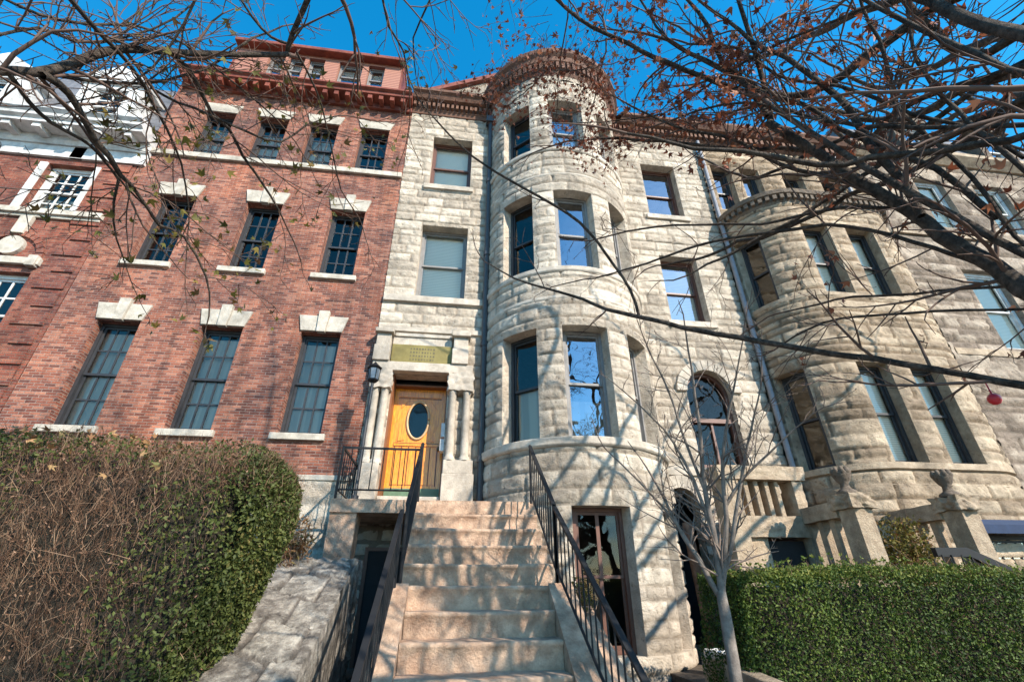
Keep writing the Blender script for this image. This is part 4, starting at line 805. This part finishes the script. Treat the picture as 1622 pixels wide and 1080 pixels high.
def bush(name, label, cat, c, r, n, m, size, tw=None, **kw):
    t = thing(name, label, cat, (c[0], c[1], c[2]-r[2])); D = rng.normal(size=(n, 3)); D /= np.linalg.norm(D, axis=1)[:, None]; q = rng.random(n)**.5
    P = np.array(c)+D*np.array(r)*q[:, None]*(.75+.5*fbm(D[:, 0]*2+5, D[:, 2]*2+5, 95, 3))[:, None]; leafcloud('leaves', P, D, size, M[m], t, rng, **kw)
    if tw: k = np.arange(tw); B_ = np.array(c)-[0, 0, r[2]]+rng.normal(0, .25, (tw, 3))*np.array([r[0], r[1], 0]); E_ = np.array(c)+rng.normal(0, .6, (tw, 3))*np.array(r); twigcloud('stems', B_, E_-B_, np.linalg.norm(E_-B_, axis=1), np.full(tw, .004), M['twigb'], t, rng)
bush('dry_grass', 'dry tan grass tuft between the left hedge and the stone pier', 'plant', (-1.72, -1.55, 2.05), (.22, .16, .35), 500, 'ltan', .09, 120, align=.1, asp=.15)
bush('shrub', 'small yellow green shrub between the two stoop walls', 'shrub', (5.95, -1.75, 2.0), (.4, .25, .5), 2200, 'lyel', .05, 40, align=.2)
bush('shrub', 'dark low shrub in shade between the pot and the green hedge', 'shrub', (4.05, -1.5, .9), (.28, .35, .3), 3500, 'lgreen', .035, 30, align=.3)
bush('shrub', 'small potted green plant behind the right handrail', 'shrub', (1.45, -2.15, 1.55), (.13, .13, .22), 500, 'lyel', .035, 20, align=.3)
# ------------------------------------------------------------------ trees
class Wood:
    def __init__(s): s.V = []; s.F = []; s.n = 0; s.tips = []
    def tube(s, P, Rr, k):
        P = np.asarray(P); T = np.gradient(P, axis=0); T /= np.linalg.norm(T, axis=1)[:, None]+1e-9
        a = np.cross(T[0], [0.3, .2, .93]); a /= np.linalg.norm(a)+1e-9; rings = []
        for i in range(len(P)):
            a = a-T[i]*(a@T[i]); a /= np.linalg.norm(a)+1e-9; b = np.cross(T[i], a); an = 2*np.pi*np.arange(k)/k
            rings.append(P[i]+Rr[i]*(np.cos(an)[:, None]*a+np.sin(an)[:, None]*b))
        s.V.append(np.concatenate(rings)); i0 = s.n; m = len(P)
        for i in range(m-1):
            for j in range(k): s.F.append((i0+i*k+j, i0+i*k+(j+1) % k, i0+(i+1)*k+(j+1) % k, i0+(i+1)*k+j))
        s.n += m*k
    def build(s, name, m, par, smooth=True):
        if s.n: return npmesh(name, np.concatenate(s.V), s.F, m, par, np.full(s.n, .5), smooth)
def spline(pts, step=.12):
    P = np.array(pts, float); P = np.vstack([2*P[0]-P[1], P, 2*P[-1]-P[-2]]); out = []
    for i in range(1, len(P)-2):
        n = max(2, int(np.linalg.norm(P[i+1][:3]-P[i][:3])/step))
        for t in np.linspace(0, 1, n, endpoint=False):
            out.append(.5*((2*P[i])+(-P[i-1]+P[i+1])*t+(2*P[i-1]-5*P[i]+4*P[i+1]-P[i+2])*t*t+(-P[i-1]+3*P[i]-3*P[i+1]+P[i+2])*t**3))
    out.append(P[-2]); return np.array(out)
class Tree:
    def __init__(s, seed, drop=0): s.r = np.random.default_rng(seed); s.big = Wood(); s.small = Wood(); s.tips = []; s.drop = drop; s.nt = 0
    def limb(s, pts, dens=2.2, tl=(.5, 1.2), k=8, wob=.012, lv=1, updir=(0, 0, .25)):
        """pts: (x, y, z, r)"""
        Q = spline(pts); L = len(Q); d = np.linalg.norm(np.diff(Q[:, :3], axis=0), axis=1).sum()
        for a in range(3): Q[1:, a] += (fbm(np.linspace(0, d*3, L), np.full(L, s.r.random()*50), int(s.r.integers(100, 140)), 3)-.45)[1:]*wob*4*np.minimum(1, np.arange(1, L)/4)
        s.big.tube(Q[:, :3], Q[:, 3], k)
        for _ in range(int(d*dens)):
            i = int(s.r.integers(1, L-1)); t = Q[min(i+1, L-1), :3]-Q[i-1, :3]; t /= np.linalg.norm(t)+1e-9
            s.twig(Q[i, :3], s.dirn(t, s.r.uniform(.5, 1.1), updir), s.r.uniform(*tl), min(Q[i, 3]*.45, .011), lv)
        e = Q[-1, :3]-Q[-2, :3]
        if Q[-1, 3] < .02: s.twig(Q[-1, :3], e/np.linalg.norm(e), s.r.uniform(*tl), Q[-1, 3], lv)
    def dirn(s, t, ang, bias=(0, 0, 0)):
        v = s.r.normal(size=3)+np.array(bias)*2; v -= t*(v@t); v /= np.linalg.norm(v)+1e-9; d = t*math.cos(ang)+v*math.sin(ang); return d/np.linalg.norm(d)
    def twig(s, p, d, L, r, lv):
        n = max(3, int(L/.09)); P = [p]; Rr = [r]; d = np.array(d); st = L/n; cur = s.r.normal(0, .07, 3)
        for i in range(n):
            d = d+cur+s.r.normal(0, .10, 3)+np.array([0, 0, -s.drop*.02*(2 if lv > 1 else 1)]); d /= np.linalg.norm(d); q = P[-1]+d*st
            if np.linalg.norm(q-CAM) < 1.7 or q[1] > -.45 or (q[1] > -1.6 and .3 < q[0] < 3.6) or q[2] < .9: break
            P.append(q); Rr.append(r*(1-.75*(i+1)/n)+.0012)
        if len(P) < 3: return
        s.small.tube(P, Rr, 3 if r < .006 else 5); s.nt += 1
        if lv < 4:
            for i in range(1, len(P)):
                if s.r.random() < (.62, .62, .5, .35)[lv]: t = P[i]-P[i-1]; t /= np.linalg.norm(t); s.twig(P[i], s.dirn(t, s.r.uniform(.4, 1.0)), L*s.r.uniform(.25, .6)*(1-.4*i/len(P)), Rr[i]*.62+.0006, lv+1 if L < .5 else lv+1)
        if lv >= 2 or True: s.tips.append((P[-1], P[-1]-P[-2]))
def LP(pts, d0, d1, scale=1.0):
    """limb along photo directions, at real distances d0..d1; radius in photo px turned to metres"""
    n = len(pts); o = []
    for i, p in enumerate(pts):
        d = d0+(d1-d0)*i/(n-1); q = PD(p[0], p[1], d); z = (q-CAM)@fw; o.append((*q, p[2]*z/FPX*scale*.78))
    return o
# --- right street tree
tr = thing('street_tree', 'large street tree with red brown leaves reaching in from the right', 'tree', (4.6, -7.1, 0)); t2 = Tree(5, .6)
fork = (4.0, -6.75, 2.6); t2.limb([(4.6, -7.1, -.1, .2), (4.5, -7.05, 1.0, .17), (4.3, -6.95, 1.9, .15), (*fork, .125), tuple(LP([(1700, 492, 24), (1701, 492, 24)], 3.3, 3.3)[0])], 0, k=14)
R_ = [
 (LP([(1700, 492, 23), (1622, 456, 19), (1572, 423, 16), (1491, 374, 14), (1442, 333, 12), (1368, 289, 11), (1307, 248, 9.5), (1246, 211, 9), (1221, 195, 8)], 3.3, 4.5), 2),
 (LP([(1221, 195, 7), (1217, 162, 6), (1205, 109, 5), (1189, 60, 4.5), (1169, 0, 4), (1150, -60, 3)], 4.5, 5.2), 3),
 (LP([(1215, 185, 6), (1197, 154, 5.5), (1164, 142, 5.5), (1103, 117, 5), (1033, 89, 4.5), (960, 55, 4), (880, 0, 3.2), (830, -50, 2)], 4.5, 5.4), 3),
 (LP([(1213, 180, 5), (1185, 140, 5), (1148, 100, 4.5), (1120, 45, 4), (1085, 0, 3), (1050, -40, 2)], 4.5, 5.3), 3),
 (LP([(1690, 425, 12), (1622, 403, 9.5), (1531, 358, 8.5), (1429, 301, 8), (1368, 264, 7), (1307, 223, 6), (1258, 191, 5.5), (1222, 165, 5)], 3.2, 4.3), 2.5),
 (LP([(1460, 342, 8), (1425, 280, 8), (1380, 231, 8), (1356, 191, 7), (1327, 158, 6.5), (1278, 117, 5.5), (1246, 93, 5), (1190, 60, 4), (1130, 20, 3), (1080, -20, 2)], 3.7, 5.2), 3),
 (LP([(1700, 196, 7), (1622, 199, 6), (1450, 203, 5), (1368, 199, 4.5), (1287, 187, 4), (1225, 170, 3.5), (1150, 165, 2.5), (1060, 190, 1.8)], 3.4, 4.8), 3),
 (LP([(1640, 400, 5), (1609, 374, 4.5), (1564, 313, 4.5), (1511, 256, 4.5), (1466, 211, 4.5), (1429, 174, 4), (1413, 133, 4), (1393, 60, 3.5), (1365, 10, 3), (1350, -60, 2)], 3.5, 4.4), 3),
 (LP([(1700, 75, 17), (1622, 52, 14), (1560, 35, 13), (1500, 15, 12), (1440, -8, 11), (1300, -60, 9)], 2.7, 3.5), 2),
 (LP([(1700, 135, 7), (1622, 115, 6), (1575, 100, 6), (1518, 73, 5.5), (1460, 42, 5), (1391, 8, 4), (1330, -30, 3)], 2.9, 4), 3),
 (LP([(1391, 4, 3.2), (1326, 31, 3), (1268, 54, 3), (1215, 80, 2.8), (1184, 96, 2.5), (1120, 135, 2), (1050, 180, 1.6), (960, 195, 1.2)], 4, 5.2), 4),
 (LP([(1690, 622, 11), (1622, 610, 9), (1530, 593, 7.5), (1420, 575, 7), (1350, 565, 6.5), (1200, 542, 6), (1110, 525, 5.5), (1055, 509, 5), (1007, 500, 4.6), (962, 490, 4), (925, 475, 3.4), (862, 457, 2.5), (814, 442, 2), (777, 420, 1.4)], 3.2, 4.9), 1.2),
 (LP([(1012, 500, 3.6), (999, 461, 3.2), (970, 420, 3), (933, 370, 3), (900, 340, 3), (833, 300, 2.6), (787, 273, 2.4), (733, 233, 2), (693, 193, 1.7), (663, 157, 1.4), (640, 100, 1.1)], 4.6, 5.4), 1.0),
 (LP([(1585, 432, 5), (1530, 410, 4.8), (1478, 395, 4.2), (1409, 374, 4), (1307, 358, 3.6), (1225, 366, 3.2), (1131, 382, 2.8), (1062, 403, 2.3), (960, 435, 1.6), (890, 450, 1.1)], 3.55, 5), 1.6),
 (LP([(1450, 332, 4), (1433, 329, 3.6), (1327, 329, 3.4), (1266, 342, 3), (1205, 354, 2.8), (1144, 354, 2.4), (1021, 362, 2), (950, 376, 1.4)], 3.9, 5), 2.2),
 (LP([(1300, 246, 4.5), (1254, 236, 4.5), (1180, 235, 4.2), (1082, 227, 3.8), (1021, 223, 3.2), (968, 221, 2.6), (900, 225, 1.8)], 4.4, 5.4), 2.6),
 (LP([(1700, 440, 5), (1622, 450, 3.6), (1529, 459, 3.2), (1413, 466, 2.8), (1298, 480, 2.2), (1240, 495, 1.5)], 3.4, 4.6), 2),
 (LP([(1700, 486, 4), (1622, 489, 3.2), (1437, 494, 3), (1335, 503, 2.6), (1279, 522, 2.2), (1238, 545, 1.5)], 3.5, 4.7), 2),
 (LP([(1491, 374, 6), (1400, 318, 5), (1320, 280, 4.5), (1240, 262, 4), (1160, 222, 3.4), (1080, 205, 2.6), (1000, 170, 2)], 3.9, 5.1), 3),
 (LP([(1622, 250, 4.5), (1540, 205, 4), (1440, 178, 4), (1330, 135, 3.4), (1250, 128, 3), (1170, 80, 2.6), (1090, 70, 2)], 3.6, 5), 3),
 (LP([(1680, 320, 5), (1560, 215, 4.5), (1500, 160, 4), (1450, 95, 3.6), (1440, 20, 3), (1420, -60, 2)], 3.4, 4.6), 3),
 (LP([(1580, 345, 7), (1480, 268, 6), (1350, 215, 5), (1290, 175, 4.4), (1180, 130, 3.6), (1060, 60, 2.8), (1000, -20, 2)], 3.7, 5.2), 3),
]
for pts, dn in R_: t2.limb(pts, dn*1.05, (.3, .95), k=9 if pts[0][3] > .03 else 6, wob=.014)
# leaders that carry the frame's limbs and the crown above and behind the camera
t2.limb([(*fork, .12), (4.0, -6.9, 3.6, .11), (3.8, -7.2, 5.0, .09), (3.4, -7.6, 6.5, .06), (3.2, -8.2, 8.2, .03)], 2, (.8, 1.6), 9)
t2.limb([(4.0, -6.9, 3.3, .10), tuple(LP([(1700, 75, 17), (1, 1, 1)], 2.7, 2.7)[0])], .5); t2.limb([(4.0, -6.9, 2.9, .07), tuple(LP([(1700, 425, 12), (1, 1, 1)], 3.2, 3.2)[0])], .5); t2.limb([(4.1, -6.8, 2.4, .05), tuple(LP([(1690, 622, 11), (1, 1, 1)], 3.2, 3.2)[0])], .5); t2.limb([(3.95, -6.95, 3.3, .06), tuple(LP([(1700, 135, 7), (1, 1, 1)], 2.9, 2.9)[0])], .5); t2.limb([(4.0, -6.9, 3.1, .06), tuple(LP([(1700, 196, 7), (1, 1, 1)], 3.4, 3.4)[0])], .5)
rs = np.random.default_rng(404); hub = np.array([3.95, -7.05, 3.6])
SH = []
for s_ in ([(3.4, -7.6, 6.5, .05), (2.7, -7.5, 9, .035), (2.3, -7.4, 11.3, .022), (1.7, -7.3, 12.6, .01)], [(3.2, -8.2, 7.6, .04), (1.8, -8.2, 9.6, .028), (.9, -8.4, 11.4, .012)], [(3.4, -7.6, 6.5, .04), (3.6, -7.3, 9, .03), (3.4, -7.2, 11.2, .012)]): t2.limb(s_, 3, (.8, 1.7), 7, .03, 1)  # high boughs added to throw twig shadows on the brick wall
for (tx, ty_, tz) in [(.9, -2.6, 2.0), (1.6, -1.4, 2.8), (2.3, -1.2, 3.2), (2.6, -1.2, 2.6), (3.0, -.9, 4.6), (1.9, -1.3, 3.6), (3.2, -.8, 3.0), (1.6, -1.2, 5.5), (.2, -2.2, 2.3), (4.4, 0, 5.0), (5.6, -1, 3.4), (7.4, -1, 5.2)]:
    # bough added across a sun ray so its shadow falls on this target
    q = np.array([tx, ty_, tz]); sv = np.array(SD); L_s = rs.uniform(4.6, 6.6); m_ = q+sv*L_s; m_[2] = max(m_[2], 3.6)
    far = m_+np.array([rs.uniform(-1.6, -.7), rs.uniform(-.9, .3), rs.uniform(.5, 1.4)]); h = hub+[0, 0, rs.uniform(-.4, 1.6)]
    if m_[1] > -5.6: far[1] = m_[1]+.1
    SH.append([(*h, .05), (*((h+m_)/2+[0, 0, .3]), .04), (*m_, .03), (*far, .012)])
for s_ in SH: t2.limb(s_, 1.3, (.4, .9), 7, .035, 3)
for s_ in ([(3.2, -7.6, 3.2, .028), (2.6, -7.3, 3.3, .02), (1.9, -7.3, 3.6, .012)], [(3.3, -8.2, 3.8, .03), (2.7, -8.0, 4.1, .022), (2.2, -7.8, 4.6, .012)], [(3.4, -7.4, 4.2, .025), (2.5, -6.9, 4.3, .015), (2.0, -6.6, 4.3, .01)], [(3.95, -7.2, 3.0, .05), (3.5, -7.6, 3.3, .035), (3.0, -8.0, 3.4, .022), (2.6, -8.5, 3.8, .012)]): t2.limb(s_, 2, (.3, .7), 6, .03, 3)  # boughs added to dapple the steps with shade
for k in range(9):  # thin limbs added along sun rays to stripe the steps with shadow
    q = np.array([rs.uniform(-.4, 1.1), 0, 0]); j = rs.uniform(0, 11); q[1] = -1.15-.28*j; q[2] = 2.5-.2*j; m_ = q+np.array(SD)*rs.uniform(4.0, 5.6); h = np.array([3.9, -7.0, rs.uniform(2.6, 4.6)]); e_ = m_+(m_-h)*rs.uniform(.3, .6)+[0, rs.uniform(-.5, .1), rs.uniform(0, .5)]
    t2.limb([(*h, .03), (*((h+m_)/2+rs.normal(0, .12, 3)), .022), (*m_, .017), (*e_, .008)], .5, (.25, .6), 6, .03, 3)
t2.limb([(3.9, -7.2, 4.6, .07), (3.0, -8.8, 5.6, .05), (2.6, -10.4, 6.8, .03), (2.2, -11.6, 8, .015)], 2, (.7, 1.5), 7); t2.limb([(4.0, -7.1, 4.0, .07), (5.4, -8.2, 5.2, .05), (6.8, -8.8, 6.6, .03)], 2, (.7, 1.5), 7)
t2.big.build('trunk', M['bark'], tr); t2.small.build('crown', M['twig'], tr)
def tipleaves(T, name, par, m, centers, size, mx, per=2):
    r = T.r; TP = np.array([a for a, b in T.tips]); k = np.zeros(len(TP), bool); pr = r.random(len(TP))
    for (px, py, d, rad, p) in centers: k |= (np.linalg.norm(TP-PD(px, py, d), axis=1) < rad) & (pr < p)
    q = TP[k]; q = np.repeat(q, per, 0)
    if len(q) > mx: q = q[r.choice(len(q), mx, replace=False)]
    q = q+r.normal(0, .035, q.shape); N = r.normal(size=q.shape); leafcloud(name, q, N, size, M[m], par, r, True, align=.3); print(name, len(q), 'tips', len(TP), 'twigs', T.nt)
tipleaves(t2, 'leaves', tr, 'lred', [(1250, 60, 4.7, .9, .75), (1050, 60, 5.1, .8, .75), (1400, 120, 4.4, .6, .3), (1120, 190, 5, .55, .7), (1300, 130, 4.7, .6, .5), (960, 150, 5.3, .7, .8), (1000, 240, 5.2, .5, .6), (900, 120, 5.2, .6, .8), (1500, 240, 3.9, .6, .25), (1300, 300, 4.4, .9, .12), (1400, 480, 4.2, .8, .12)], .056, 3600, 2)
# dense dead leaf clumps hanging before the turret
rg = np.random.default_rng(77); cl = []
for (px, py, d, sg, n_) in ((800, 165, 5.3, .13, 110), (850, 115, 5.3, .16, 170), (900, 105, 5.25, .17, 170), (945, 150, 5.2, .14, 150), (925, 225, 5.2, .13, 130), (880, 180, 5.3, .15, 60), (960, 250, 5.2, .12, 60), (780, 135, 5.4, .12, 70), (745, 150, 5.4, .08, 30), (820, 40, 5.2, .15, 60), (985, 90, 5.1, .15, 70)):
    c = PD(px, py, d); q = c+rg.normal(0, sg, (n_, 3)); cl.append(q)
    for j in range(7): e = c+rg.normal(0, sg*1.4, 3); s0 = c+rg.normal(0, sg*.5, 3)+[0, 0, sg]; t2x = (e-s0)/np.linalg.norm(e-s0)
cl = np.concatenate(cl); tw = Wood()
for c in cl[::3]:
    d_ = rg.normal(0, .05, 3)+[0.03, -.02, .06]; tw.tube([c+d_*2.2, c+d_+rg.normal(0, .01, 3), c], [.0028, .002, .0012], 3)
for (a, b) in (((1033, 89, 5.2), (940, 110, 5.2)), ((940, 110, 5.2), (850, 115, 5.3)), ((850, 115, 5.3), (760, 150, 5.4)), ((960, 60, 5.3), (925, 230, 5.2)), ((900, 10, 5.3), (880, 190, 5.3)), ((880, 100, 5.3), (800, 170, 5.3)), ((1080, 227, 5.1), (940, 240, 5.2))):
    p0, p1 = PD(*a), PD(*b); n_ = 12; q = np.array([p0+(p1-p0)*t for t in np.linspace(0, 1, n_)]); q[1:-1] += np.cumsum(rg.normal(0, .012, (n_-2, 3)), 0); tw.tube(q, np.linspace(.008, .004, n_), 4)
tw.build('twigs', M['twig'], tr); leafcloud('leaf_clumps', cl, rg.normal(size=cl.shape), .044, M['lred'], tr, rg, True, align=.3)
rb = PD(1575, 632, 3.9); mb = MB(); mb.lathe([(0, rb[2]-.035), (.018, rb[2]-.03), (.03, rb[2]-.014), (.033, rb[2]), (.03, rb[2]+.014), (.018, rb[2]+.028), (.005, rb[2]+.034), (.003, rb[2]+.11)], rb[0], rb[1], 16); tag(mb.build('red_ornament', M['red'], None, True, loc=tuple(rb)), 'small round red ornament hanging from a low branch at right', 'ornament')
# --- left street tree
tl_ = thing('street_tree', 'street tree with grey limbs and few yellow green leaves reaching in from the left', 'tree', (-4.3, -7.3, 0)); t1 = Tree(9, .9)
a0 = tuple(LP([(-90, 118, 12), (1, 1, 1)], 3.3, 3.3)[0]); t1.limb([(-4.3, -7.3, -.1, .19), (-4.2, -7.25, 1.2, .16), (-3.9, -7.1, 2.4, .13), (-3.3, -6.6, 3.3, .09), a0], .5, k=14)
L_ = [
 (LP([(-90, 118, 13), (0, 112, 10), (60, 118, 9.5), (105, 108, 9), (150, 88, 8.5), (200, 78, 8), (270, 82, 7), (340, 86, 6), (440, 88, 5), (455, 84, 4.4)], 3.3, 4.3), 3),
 (LP([(455, 84, 4.4), (457, 70, 5), (470, 37, 5.5), (487, 0, 6), (500, -60, 6)], 4.3, 4.2), 2),
 (LP([(66, 120, 8), (77, 122, 8), (110, 143, 7.5), (133, 180, 7), (153, 220, 6.5), (175, 245, 6), (190, 275, 5), (207, 293, 4), (233, 330, 3.4), (253, 360, 3), (290, 375, 2.6), (325, 436, 2.2), (330, 480, 1.6)], 3.5, 4.2), 2),
 (LP([(10, 112, 5), (30, 135, 4.5), (50, 160, 4.2), (83, 193, 4), (133, 223, 3.4), (155, 240, 3), (200, 290, 2), (240, 330, 1.4)], 3.4, 4), 3),
 (LP([(268, 84, 5), (300, 110, 4.4), (322, 152, 4), (337, 182, 3.6), (360, 203, 3.2), (383, 247, 2.8), (427, 310, 2.2), (450, 350, 1.6)], 4, 4.6), 2.4),
 (LP([(240, 140, 2.6), (283, 163, 2.6), (337, 182, 2.6), (390, 207, 2.4), (447, 227, 2.2), (487, 200, 1.8), (520, 190, 1.4)], 4, 4.6), 2),
 (LP([(80, 118, 3.5), (150, 130, 3), (230, 132, 2.8), (320, 110, 2.4), (400, 60, 2), (450, 45, 1.5)], 3.6, 4.5), 4),
 (LP([(95, -20, 5), (150, 45, 4.4), (187, 80, 4), (227, 130, 3.2), (267, 207, 2.6), (290, 260, 2), (300, 330, 1.4)], 3.5, 4.2), 3.5),
 (LP([(-20, 60, 3.4), (60, 45, 3), (120, 65, 2.8), (200, 60, 2.4), (280, 30, 2), (330, -20, 1.6)], 3.5, 4.2), 5),
 (LP([(-10, -10, 3), (60, 20, 3), (150, 40, 2.6), (260, 55, 2.2), (350, 110, 2), (440, 190, 1.5)], 3.6, 4.4), 5),
 (LP([(320, -30, 3), (290, 40, 2.6), (240, 110, 2.2), (170, 150, 1.8), (90, 170, 1.3)], 3.8, 3.8), 4),
 (LP([(457, 70, 3), (430, 60, 3), (400, 30, 2.6), (370, -20, 2)], 4.3, 4.4), 4),
 (LP([(470, 84, 2.4), (500, 140, 2), (520, 200, 1.6), (540, 300, 1.3)], 4.4, 4.8), 2.4),
 (LP([(600, -40, 3), (615, 40, 2.4), (640, 80, 1.8), (650, 140, 1.2)], 4.6, 4.8), 2),
 (LP([(700, -60, 2.6), (680, 0, 2), (655, 60, 1.6), (660, 120, 1.1)], 4.8, 4.9), 2),
 (LP([(-90, 100, 5), (-20, 30, 5), (20, -40, 4)], 3.3, 3.6), 4),
 (LP([(190, 275, 3), (182, 320, 2.4), (188, 380, 1.6), (200, 430, 1.1)], 4, 4.2), 2.4),
]
for pts, dn in L_: t1.limb(pts, dn*2.0, (.25, .9), k=9 if pts[0][3] > .03 else 6, wob=.014)
t1.limb([(-3.9, -7.1, 2.4, .12), (-3.6, -7.4, 4.2, .09), (-3.0, -7.6, 6.0, .06), (-2.4, -7.9, 7.6, .03)], 2.2, (.8, 1.6), 8)
t1.limb([(-3.5, -7.4, 4.6, .07), (-2.2, -6.9, 5.4, .05), tuple(LP([(500, -60, 6), (1, 1, 1)], 4.2, 4.2)[0])], 2.5, (.6, 1.2), 8)
t1.limb([(-3.0, -7.6, 6.0, .05), (-1.6, -7.3, 7.0, .03), (-.2, -6.6, 7.6, .012)], 3, (.6, 1.4), 7); t1.limb([(-3.6, -7.4, 4.2, .05), (-2.4, -7.9, 5.2, .035), (-1.0, -8.2, 6.0, .015)], 3, (.6, 1.2), 7)
t1.big.build('trunk', M['bark'], tl_); t1.small.build('crown', M['twig'], tl_)
tipleaves(t1, 'leaves', tl_, 'lyel', [(230, 330, 4.1, .7, .5), (330, 440, 4.2, .7, .6), (400, 300, 4.5, .7, .4), (520, 250, 4.7, .7, .5), (450, 380, 4.5, .6, .5), (320, 150, 4.1, .5, .12), (450, 60, 4.3, .5, .25), (640, 100, 4.9, .5, .5), (180, 380, 4.1, .5, .5)], .055, 900, 1)
# --- slender young tree by the hedge
ty = thing('young_tree', 'slender bare grey tree branching low in front of the arched window', 'tree', (2.6, -3.45, .7)); t3 = Tree(21, -1.0)
T_ = [([(1172, 1120, 13), (1165, 1070, 12.5), (1155, 1010, 12), (1148, 965, 11), (1143, 935, 9)], .3), ([(1148, 955, 7), (1125, 920, 6), (1105, 880, 5), (1085, 850, 4), (1065, 815, 3), (1040, 770, 2)], 4), ([(1143, 935, 8), (1138, 890, 6.5), (1130, 840, 6), (1118, 780, 5), (1112, 720, 4), (1105, 650, 3), (1095, 580, 2), (1085, 510, 1.4)], 5),
 ([(1143, 935, 7), (1148, 880, 6), (1150, 820, 5), (1145, 750, 4), (1150, 680, 3), (1165, 600, 2), (1175, 540, 1.3)], 5), ([(1140, 925, 5), (1155, 880, 4.5), (1165, 820, 4), (1178, 740, 3), (1190, 680, 2.2), (1205, 610, 1.4)], 5), ([(1130, 845, 4.4), (1110, 790, 4), (1085, 730, 3), (1050, 680, 2.2), (1010, 640, 1.5)], 5), ([(1118, 780, 4), (1090, 710, 3), (1060, 620, 2.2), (1030, 560, 1.5)], 5), ([(1150, 800, 4), (1175, 760, 3), (1215, 720, 2.2), (1260, 680, 1.4)], 5), ([(1125, 920, 4), (1080, 840, 3), (1020, 770, 2), (970, 720, 1.3)], 5)]
for pts, dn in T_: t3.limb(LP(pts, 4.75, 4.75, 1.0), dn*1.3, (.2, .7), k=9 if pts[0][2] > 7 else 6, wob=.008, updir=(0, 0, .6))
t3.big.build('trunk', M['barkg'], ty); t3.small.build('crown', M['twigg'], ty); print('t3 twigs', t3.nt)
